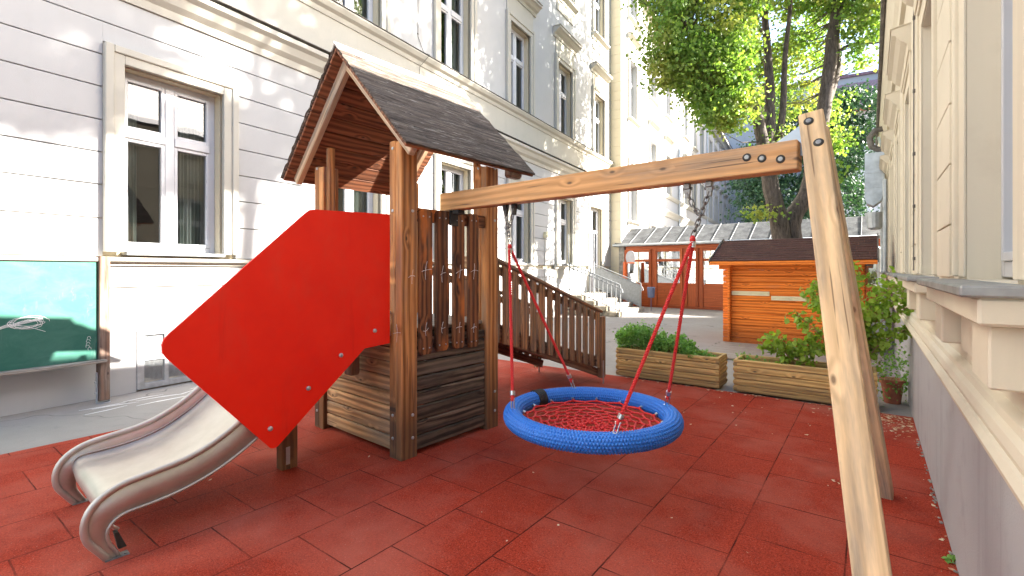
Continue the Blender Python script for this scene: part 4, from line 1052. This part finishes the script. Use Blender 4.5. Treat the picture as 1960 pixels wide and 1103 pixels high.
# chalk crosses on the tower
def cross(x,u,z,s=.05,face='v',tilt=0):
    m=MB()
    for (da,dz) in ((0,1),(1,.15+tilt)):
        L=s*(random.uniform(.9,1.5) if da==0 else random.uniform(.5,.95)); o_=random.uniform(-.25,.25)*L; pts=[]; bow=random.uniform(-.012,.012)
        for k in range(7):
            t=(k/6-.5)*2*L+o_*(da); j=random.uniform(-.0015,.0015)+bow*(1-(2*k/6-1)**2)
            if face=='v': pts.append((x,u+da*t+(1-da)*j+.10*t*(1-da),z+dz*t+j))
            else: pts.append((u+da*t+j,x,z+dz*t+j))
        m.tube(pts,[.0008+.0016*random.random() for _ in pts],4)
    m.build('chalk_mark',M['chalk'],TW)
xs_=VA1-.017+.032+.0005
cross(VA1+.0005,2.40,1.43,.045); cross(UF0-.0005,-3.10,.99,.07,'u')
for u in (2.53,2.705,2.90,3.075): cross(xs_,u,1.45+random.uniform(-.02,.03),.055,tilt=random.uniform(-.1,.35)); cross(xs_,u,.99+random.uniform(-.03,.02),.042,tilt=random.uniform(-.2,.2))

# ================================================================== SWING FRAME
SF=thing('swing_frame','pale timber swing frame of one long beam and two splayed legs','swing frame',AT,(0,0,.02))
m=MB(); m.box(-3.145,-.452,2.775,2.885,1.992,2.142,.006); BE=m.build('beam',M['w_beam'],SF)
def washer(par,p,n,r=.0165):
    p=Vector(p); n=Vector(n).normalized(); a=MB(); a.tube([p,p+n*.004,p+n*.005],[r*1.35,r*1.25,r],14); w=a.build('bolt',M['darkrub'],par)
    a=MB(); a.tube([p+n*.003,p+n*.0062,p+n*.0068],[r*.74,r*.70,r*.5],14); a.build('bolt_head',M['boltg'],par)
for (v,z) in ((-.690,2.085),(-.617,2.068),(-.530,2.052)): washer(BE,(v,2.775,z),(0,-1,0))
def leg(topc,foot,tint='w_leg'):
    p=Vector(topc);q=Vector(foot);m=MB(); m.beam(p,q,(1,0,0),.105,.105,.006); o=m.build('leg',M[tint],SF)
    d=(q-p).normalized(); e=Vector((1,0,0)); e=(e-d*e.dot(d)).normalized(); n=d.cross(e); n=n if n.y<0 else -n
    return o,p,d,e,n
o,p,d,e,n=leg((-.392,2.775,2.235),(-.03,1.74,.0))
for (t,s_) in ((.06,-.012),(.20,.016)): washer(o,p+d*t+e*s_+n*.0525,n)
leg((-.392,2.90,2.20),(-.16,4.0,.0),'w_leg')
m=MB(); m.prism([(-.70,2.07),(-.44,2.07),(-.44,2.235)],lambda p,q,t:(p,t,q),2.845,2.853); m.build('steel_plate',M['zinc'],SF,fixn=True)
m=MB(); m.box(-3.0,-2.93,2.79,2.87,1.955,1.991,.004); m.box(-3.03,-3.02,2.78,2.88,1.86,1.99,.003); m.build('bearing_bracket',M['darkrub'],SF)

# ================================================================== NEST SWING
NS_=thing('nest_swing','round nest swing with blue rope ring and red net, hanging from the timber beam','swing',AT,(-1.72,2.90,.50))
def ringmesh():
    Rm=.543; r=.0585; NR_=180; sub=6; nu=NR_*sub; nv=72
    ph=np.arange(nu)*2*np.pi/nu; th=np.arange(nv)*2*np.pi/nv
    PH,TH=np.meshgrid(ph,th,indexing='ij')
    rp=PH*NR_+TH*7.0                         # rope index phase (slanted winding)
    prof=np.sqrt(np.clip(1-(((rp/(2*np.pi))%1)*2-1)**2,0,1))
    tw=np.sin(TH*17-((rp/(2*np.pi))%1)*2*np.pi*.5)
    rr=r+.0095*prof-.006+.0034*tw*prof
    X=(Rm+rr*np.cos(TH))*np.cos(PH); Y=(Rm+rr*np.cos(TH))*np.sin(PH); Z=rr*np.sin(TH)
    V=np.stack([X,Y,Z],-1).reshape(-1,3); i=np.arange(nu)[:,None]; j=np.arange(nv)[None,:]
    F=np.stack([i*nv+j,((i+1)%nu)*nv+j,((i+1)%nu)*nv+(j+1)%nv,i*nv+(j+1)%nv],-1).reshape(-1,4)
    me=bpy.data.meshes.new('seat_ring'); me.vertices.add(len(V)); me.vertices.foreach_set('co',V.ravel().astype(np.float32))
    me.loops.add(F.size); me.loops.foreach_set('vertex_index',F.ravel().astype(np.int32)); me.polygons.add(len(F)); me.polygons.foreach_set('loop_start',(np.arange(len(F))*4).astype(np.int32)); me.polygons.foreach_set('loop_total',np.full(len(F),4,dtype=np.int32))
    me.polygons.foreach_set('use_smooth',[True]*len(F)); me.materials.append(M['bluerope']); me.update(calc_edges=True)
    o=bpy.data.objects.new('seat_ring',me); col.objects.link(o); o.parent=NS_; return o
SR=ringmesh()
m=MB()     # black taped joint on the ring
for k in range(6):
    a=R_(165+k*1.6); c=Vector((.543*math.cos(a),.543*math.sin(a),0)); er=Vector((math.cos(a),math.sin(a),0))
    m.tube([c+(er*math.cos(t)+Vector((0,0,1))*math.sin(t))*.0655 for t in [2*math.pi*j/28 for j in range(28)]],.0075,6,closed=True)
m.build('black_binding',M['darkrub'],SR,smooth=True)
m=MB(); K=16; rings=[.460,.408,.356,.305,.255,.205,.157,.108,.058]
def netz(r): return -.022-.05*(1-(r/.47)**2)
def npt(k,i,half=0):
    r=rings[i]; a=2*math.pi*(k+half)/K+.05; w=.006*math.sin(k*3.3+i*1.7); return Vector(((r+w)*math.cos(a),(r+w)*math.sin(a),netz(r)+.003*math.sin(k*5+i)))
for i in range(len(rings)):
    hf=.5*(i%2)
    for k in range(K):
        A=npt(k,i,hf); B=npt(k+1,i,hf); mid=(A+B)/2*(.965 if i==0 else .985); mid.z=(A.z+B.z)/2-.004
        m.tube([A,(A*3+B)/4*.5+((A+mid)/2)*.5,mid,(mid+B)/2,B],.0074,6)
        if i+1<len(rings):
            C=npt(k,i+1,.5-hf) if hf==0 else npt(k+1,i+1,0)
            mm=(mid+C)/2; m.tube([mid,mm+Vector((0,0,-.003)),C],.0072,6)
        m.tube([A+Vector((-.009,0,0)),A+Vector((.009,0,.002))],.0105,6)
for k in range(K):
    A=npt(k,0,0); a=math.atan2(A.y,A.x); m.tube([A,Vector((.487*math.cos(a),.487*math.sin(a),-.012))],.006,6)
m.build('net',M['redrope'],NS_,smooth=True)
for k in range(K):
    m=MB(); a=2*math.pi*k/K+.05; m.tube([(.466*math.cos(a),.466*math.sin(a),-.018),(.495*math.cos(a),.495*math.sin(a),-.008)],[.0115,.0115],10); m.build('ferrule',M['steel'],SR)
def rope3(mb,A,B,r,pitch=.045):
    A=Vector(A);B=Vector(B);d=B-A;L=d.length;d.normalize();e=Vector((1,0,0));e=(e-d*e.dot(d)).normalized();f=d.cross(e); n=int(L/pitch*7)
    for s in range(3):
        pts=[]
        for k in range(n+1):
            t=k/n; a=2*math.pi*(t*L/pitch+s/3); pts.append(A+d*(L*t)+(e*math.cos(a)+f*math.sin(a))*r*.62)
        mb.tube(pts,r*.50,6)
def link(mb,c,d,side,L=.034,w=.0125,r=.0042):
    d=Vector(d).normalized();e=Vector(side);e=(e-d*e.dot(d)).normalized();c=Vector(c);pts=[]
    for k in range(14):
        a=2*math.pi*k/14; x=math.cos(a)*w; y=math.sin(a)*w+(L/2-w*.9)*(1 if math.sin(a)>0 else -1); pts.append(c+e*x+d*y)
    mb.tube(pts,r,6,closed=True)
def chain(mb,A,B,sag=0,step=.031):
    A=Vector(A);B=Vector(B);L=(B-A).length;n=max(2,int(L/step))
    P_=[A+(B-A)*(k/n)+Vector((0,0,-sag*4*(k/n)*(1-k/n))) for k in range(n+1)]
    for k in range(n):
        d=P_[k+1]-P_[k]; s=Vector((1,0,0)) if k%2 else Vector((0,1,0)); link(mb,(P_[k]+P_[k+1])/2,d,s,L=step*1.45)
zt=1.17
for sgn,jx in ((-1,-.685),(1,.72)):
    J=Vector((jx,-.06,zt)); top_z=1.512
    ch=MB(); b1=Vector((jx-.045,-.08,top_z-.06)); b2=Vector((jx+.05,-.06,top_z-.06)) if sgn<0 else Vector((jx+.10,-.09,top_z-.07))
    if sgn<0: b1,b2=Vector((jx-.04,-.06,top_z-.05)),Vector((jx+.045,-.06,top_z-.03))
    else: b1,b2=Vector((jx+.095,-.06,top_z-.06)),Vector((jx-.03,-.06,top_z-.05))
    yj=J+(b1-J)*.55+Vector((0,0,0))
    chain(ch,b1,J+Vector((0,0,.03))); chain(ch,b2,yj,sag=.03)
    o=ch.build('chain',M['chainm'],NS_,smooth=True)
    for bb in (b1,b2):
        br=MB()
        br.box(bb.x-.018,bb.x+.018,bb.y-.02,bb.y+.02,top_z-.035,top_z-.001,.004); br.prism([(-.02,.0),(.02,0),(.010,-.055),(-.010,-.055)],lambda p,q,t,bb=bb:(bb.x+p,t,top_z-.03+q),bb.y-.012,bb.y+.012)
        br.tube([(bb.x-.026,bb.y,bb.z+.02),(bb.x+.026,bb.y,bb.z+.02)],.009,8)
        br.build('swivel_hanger',M['darkrub'] if sgn<0 else M['chainm'],o,fixn=True)
    # four-rope drop: two ropes from each joint
    for ang in ((225,135) if sgn<0 else (315,45)):
        a=R_(ang); c=Vector((.543*math.cos(a),.543*math.sin(a),.066)); d=(c-J).normalized(); off=Vector((0,-.006 if math.sin(a)<0 else .006,0))
        rp=MB(); rope3(rp,J+off,c-d*.075,.0112,.055); rr=rp.build('rope',M['redrope'],NS_,smooth=True)
        lp=MB(); q=c-d*.075; rope3(lp,q,q+d*.03,.0135,.03); lp.build('eye_loop',M['redrope'],rr,smooth=True)
        fr_=MB(); fr_.tube([q-d*.035,q-d*.034,q-d*.006,q-d*.005],[.014,.018,.018,.014],12); 
        s_=c-d*.045
        fr_.beam(s_-d*.015+Vector((.012,0,0)),c+Vector((.012,0,-.02)),(0,1,0),.012,.004); fr_.beam(s_-d*.015-Vector((.012,0,0)),c+Vector((-.012,0,-.02)),(0,1,0),.012,.004); fr_.tube([c+Vector((-.02,0,-.01)),c+Vector((.02,0,-.01))],.005,8); fr_.tube([s_-d*.012+Vector((-.018,0,0)),s_-d*.012+Vector((.018,0,0))],.005,8)
        fr_.build('shackle',M['steel'],rr)
    k=MB(); dn=Vector((0,0,-1)); k.tube([J+Vector((0,0,.035)),J+Vector((0,0,.02)),J+Vector((0,0,0))],[.010,.017,.017],10); k.build('rope_eye',M['redrope'],o,smooth=True)
    k=MB(); k.tube([J,J+Vector((0,0,-.001)),J+Vector((0,0,-.034)),J+Vector((0,0,-.035))],[.014,.0175,.0175,.014],12); k.build('ferrule',M['steel'],o)

# ================================================================== BLACKBOARD
BB=thing('chalkboard','green outdoor chalkboard with chalk smudges on weathered timber posts by the left wall','chalkboard',AL,(-6.80,0,0))
for y in (2.285,-.35):
    m=MB(); m.box(-.045,.05,y-.045,y+.055,.03,1.66,.006); o=m.build('post',M['w_old'],BB)
    m=MB(); m.box(-.02,.02,y-.058,y-.048,.0,.35,.002); m.box(-.02,.02,y+.058,y+.066,.0,.10,.002); m.box(-.04,.045,y-.05,y+.06,.0,.008,.001)
    for z in (.12,.24): m.tube([(.0,y-.058,z),(.0,y-.072,z)],.012,8)
    m.build('post_shoe',M['galv'],o)
m=MB(); m.box(-.01,.012,-.29,2.235,.50,1.60,.002); m.build('writing_surface',M['board'],BB)
m=MB(); m.box(-.02,.035,-.30,2.238,1.602,1.645,.006); m.box(-.02,.03,-.30,-.29,.5,1.6,.003); m.build('frame',M['w_deck'],BB)
m=MB(); m.box(-.02,.09,-.30,2.30,.463,.498,.006); m.build('chalk_ledge',M['w_deck'],BB)
m=MB(); rs=random.Random(5)
def scrib(cy,cz,ry,rz,n,r=.0022,th0=0,turn=1.0):
    pts=[]; 
    for k in range(n):
        t=k/n*2*math.pi*turn+th0; w=1-.45*k/n; pts.append((.0145,cy+ry*w*math.cos(t)+rs.uniform(-.005,.005),cz+rz*w*math.sin(t*1.0)+rs.uniform(-.003,.003)))
    m.tube(pts,r,4)
for k in range(5): scrib(1.67+rs.uniform(-.03,.03),.955+rs.uniform(-.015,.015),.15,.035+.012*k,36,.0018,rs.uniform(0,3),1.2)
for k in range(4): m.tube([(.0145,1.3+k*.02,.86+k*.01),(.0145,1.5,.93+k*.008),(.0145,1.78,.99+k*.006)],.002,4)
m.tube([(.0145,1.56,.955),(.0145,1.68,.92),(.0145,1.80,.86)],.002,4)
m.build('chalk_scribble',M['chalk'],BB); m=MB()
for a_ in range(5): scrib(2.17+rs.uniform(-.03,.03),.62+.03*a_,.02,.03,10,.0018,0,.6)
m.build('chalk_scribble',M['chalk'],BB)
m=MB()
for k in range(9):
    y=2.3+rs.uniform(-.4,.9); x=rs.uniform(.15,.5); m.tube([(x,y,.0015),(x+rs.uniform(-.05,.05),y+.2,.0015),(x+rs.uniform(-.05,.1),y+.4,.0015)],[.004,.012,.003],4)
o=m.build('chalk_scrawl',M['chalk'],None); o.rotation_euler=BB.rotation_euler; o.location=BB.location; o.scale=(1,1,.15); tag(o,'faint white chalk strokes on the pavement below the chalkboard post','chalk drawing')

# ================================================================== PLANTS
def mound(n,fx,fy,fz): return np.stack([fx(n),fy(n),fz(n)],-1)
HB=thing('herb_plants','dense bushy green herbs growing in the left planter','plant',AR,(-2.8,6.38,.36))
hp=[]
for k in range(330):
    x=random.uniform(-.07,1.0) if k<290 else random.uniform(.8,1.1); y=random.uniform(-.06,.34); top_=(.27+.07*math.sin(x*8)+random.uniform(-.05,.07)) if x<.72 else max(.05,.25-.75*(x-.72))+random.uniform(-.02,.04)
    lx,ly=random.uniform(-.06,.06),random.uniform(-.06,.06); n_=int(8+top_*70)
    for q in range(n_):
        t=random.uniform(.15,1)**.7; hp.append((x+lx*t+random.gauss(0,.016),y+ly*t+random.gauss(0,.016),top_*t+random.gauss(0,.008)))
leaves('foliage',np.array(hp),.034,M['herb'],HB,droop=.05,fine=False,up=.9)
m=MB()
for k in range(90):
    x=random.uniform(0,.95); y=random.uniform(.0,.28); h=random.uniform(.12,.33)*(1 if x<.75 else .5); m.tube([(x,y,0),(x+random.uniform(-.04,.04),y+random.uniform(-.04,.03),h)],[.003,.0015],4)
m.build('stems',M['stem'],HB)
def tuft(x,y,label,n=60,s=.10,h=.12):
    o=thing('small_plant',label,'plant',AR,(x,y,.355),'small sprouts in the planters'); q=NR.normal(size=(n,3))*np.array([s*.4,s*.4,h*.3]); q[:,2]=np.abs(q[:,2])+.02
    leaves('foliage',q,.028,M['herb'],o,droop=-.3,fine=False,up=.9)
    m=MB()
    for k in range(4): m.tube([(0,0,0),tuple(q[k])],[.003,.0015],4)
    m.build('stems',M['stem'],o)
tuft(-1.62,6.44,'small sprig with a few leaves at the right end of the left planter',50)
tuft(-1.20,6.50,'low green tuft in the left corner of the right planter',110,.2,.10)
tuft(-.85,6.46,'tiny sprout at the middle of the right planter',16,.08,.06)
tuft(-1.30,6.75,'wispy weed spilling between the two planters',40,.14,.2)
RBs=thing('raspberry_bush','tall leafy raspberry bush with arching canes in the right planter','bush',AR,(-.22,6.55,.35))
m=MB(); lp=[]
def cane(x,y,h,lx,ly,n=16,dens=4,start=.2):
    pts=[]
    for k in range(n+1):
        t=k/n; pts.append(Vector((x+lx*t**1.6+.03*math.sin(t*7+x*9),y+ly*t**1.5+.02*math.sin(t*5+h),h*(t-.22*t**3))))
    m.tube(pts,[.0065-.004*k/n for k in range(n+1)],6)
    for k,p in enumerate(pts):
        if k/n<start: continue
        for q in range(dens):
            d=Vector((random.gauss(0,1),random.gauss(0,1),random.gauss(.1,.5))).normalized()*random.uniform(.04,.13); e=p+d
            m.tube([p,e],[.0022,.0012],4,cap=False)
            for z in range(3): lp.append(tuple(e+Vector((random.gauss(0,.018),random.gauss(0,.018),random.gauss(0,.014)))))
for a in ((0,0,1.45,.10,-.1),(-.08,.05,1.30,-.22,0),(.1,0,1.25,.28,-.05),(-.02,.08,1.15,-.35,.1),(.12,.06,1.0,.42,-.08),(.05,-.08,.95,.12,-.2),(.16,.1,1.35,.18,.05),(-.15,-.02,.8,-.28,-.05),(.02,.03,1.1,.02,-.15),(.2,0,.7,.32,-.05),(.18,.05,1.15,.30,.0)): cane(*a)
for a in ((-.50,-.02,.42,-.22,-.05),(-.45,0,.38,.05,-.08),(-.55,.05,.32,-.30,0),(-.40,.02,.42,.12,0)): cane(*a,n=9,dens=6,start=.3)
m.build('canes',M['drystem'],RBs)
leaves('foliage',np.array(lp),.058,M['vine'],RBs,droop=.5,fine=True,up=.6)
o=thing('terracotta_pot','terracotta pot with trailing greenery between the right planter and the annex wall','plant pot',AR,(.20,6.95,0))
m=MB(); m.tube([(0,0,0),(0,0,.22),(0,0,.22),(0,0,.27),(0,0,.265)],[.075,.105,.12,.122,.1],18); m.build('pot',M['terracotta'],o)
q=NR.normal(size=(520,3))*np.array([.10,.12,.20]); q[:,2]=.34+q[:,2]; q[:,0]=np.minimum(q[:,0],.12)
leaves('foliage',q,.032,M['herb'],o,droop=.6,fine=False,up=.5)

# ================================================================== LITTER
pts=[]
for k in range(330): 
    x=-abs(random.gauss(0,.32))+.32 ; y=6.22-abs(random.gauss(0,.30)); pts.append((x,y))
for k in range(110): pts.append((random.uniform(-2.9,.25),6.28-abs(random.gauss(0,.05))))
for k in range(40): pts.append((random.uniform(-1.8,.33),random.uniform(1.8,6)))
for k in range(30): pts.append((random.uniform(-5.4,-.3),random.uniform(.8,6)))
for k in range(28): pts.append((.335-abs(random.gauss(0,.02)),random.uniform(2.0,6.1)))
for k in range(14): pts.append((-.17+random.gauss(0,.05),4.02+random.gauss(0,.04)))
m=MB()
for (x,y) in pts:
    s=random.choice((.004,.006,.008,.012,.018))*random.uniform(.8,1.2)*(1 if y<5.3 else 1.3); a=random.uniform(0,6.28); c,sn=math.cos(a),math.sin(a); el=random.uniform(.35,.75)
    vs=[]
    for (p,q,h) in ((-1,0,.3),(-.3,el,.05),(.6,el*.7,.2),(1,0,.45),(.5,-el,.1),(-.4,-el*.8,.25)):
        vs.append((x+s*(p*c-q*sn),y+s*(p*sn+q*c),.0235+s*h*random.uniform(.4,1)))
    vs.append((x,y,.0235)); m.add(vs,[(0,1,6),(1,2,6),(2,3,6),(3,4,6),(4,5,6),(5,0,6)])
o=m.build('fallen_leaves',M['litter']); o.rotation_euler=(0,0,-R_(AR)); tag(o,kind='stuff')
m=MB(); 
for k in range(60):
    y=random.uniform(1.9,5.5); x=.34-abs(random.gauss(0,.01)); r=random.uniform(.004,.011); m.obox((x,y,.024+r*.5),(1,random.random(),0),(-random.random(),1,0.0),(0,0,1),(r*1.4,r*1.8,r),.002)
o=m.build('gravel_crumbs',M['stone']); o.rotation_euler=(0,0,-R_(AR)); tag(o,kind='stuff')
o=thing('small_weed','tiny green weed in the gap at the foot of the annex plinth','plant',AR,(.325,3.28,.02)); q=NR.normal(size=(26,3))*np.array([.008,.02,.012]); q[:,2]=np.abs(q[:,2])+.004
leaves('foliage',q,.022,M['herb'],o,droop=-.4,fine=False,up=1); m=MB(); m.tube([(0,0,0),(0,.004,.015)],.0015,4); m.build('stem',M['stem'],o)

# ================================================================== LIGHT, SKY, CAMERA
SUN_AZ=91.0; SUN_EL=29.6
w=bpy.data.worlds.new('World'); sc.world=w; w.use_nodes=True; nt=w.node_tree
sky=nt.nodes.new('ShaderNodeTexSky'); sky.sky_type='NISHITA'; sky.sun_disc=False; sky.sun_elevation=R_(SUN_EL); sky.sun_rotation=R_(SUN_AZ); sky.air_density=1.0; sky.dust_density=2.0; sky.ozone_density=1.0
nt.links.new(sky.outputs[0],nt.nodes['Background'].inputs[0]); nt.nodes['Background'].inputs[1].default_value=.08
ld=bpy.data.lights.new('sun','SUN'); ld.energy=4.6; ld.angle=R_(.53); ld.color=(1,.95,.86)
lo=bpy.data.objects.new('sun',ld); col.objects.link(lo)
dv=Vector((math.sin(R_(SUN_AZ))*math.cos(R_(SUN_EL)),math.cos(R_(SUN_AZ))*math.cos(R_(SUN_EL)),math.sin(R_(SUN_EL))))
lo.rotation_euler=dv.to_track_quat('Z','Y').to_euler(); lo.location=(20,5,20)
cd=bpy.data.cameras.new('camera'); cd.sensor_width=36; cd.lens=920/1960*36; cd.shift_y=-(551.5-518)/1960; cd.clip_end=500; cd.clip_start=.05
co=bpy.data.objects.new('camera',cd); col.objects.link(co); co.location=(0,0,1.5); co.rotation_euler=(R_(90),0,0); sc.camera=co
sc.view_settings.view_transform='Standard'; sc.view_settings.look='None'; sc.view_settings.gamma=1; sc.view_settings.exposure=3.05
sc.render.engine='CYCLES'
sc.cycles.max_bounces=8; sc.cycles.diffuse_bounces=5; sc.cycles.transparent_max_bounces=12
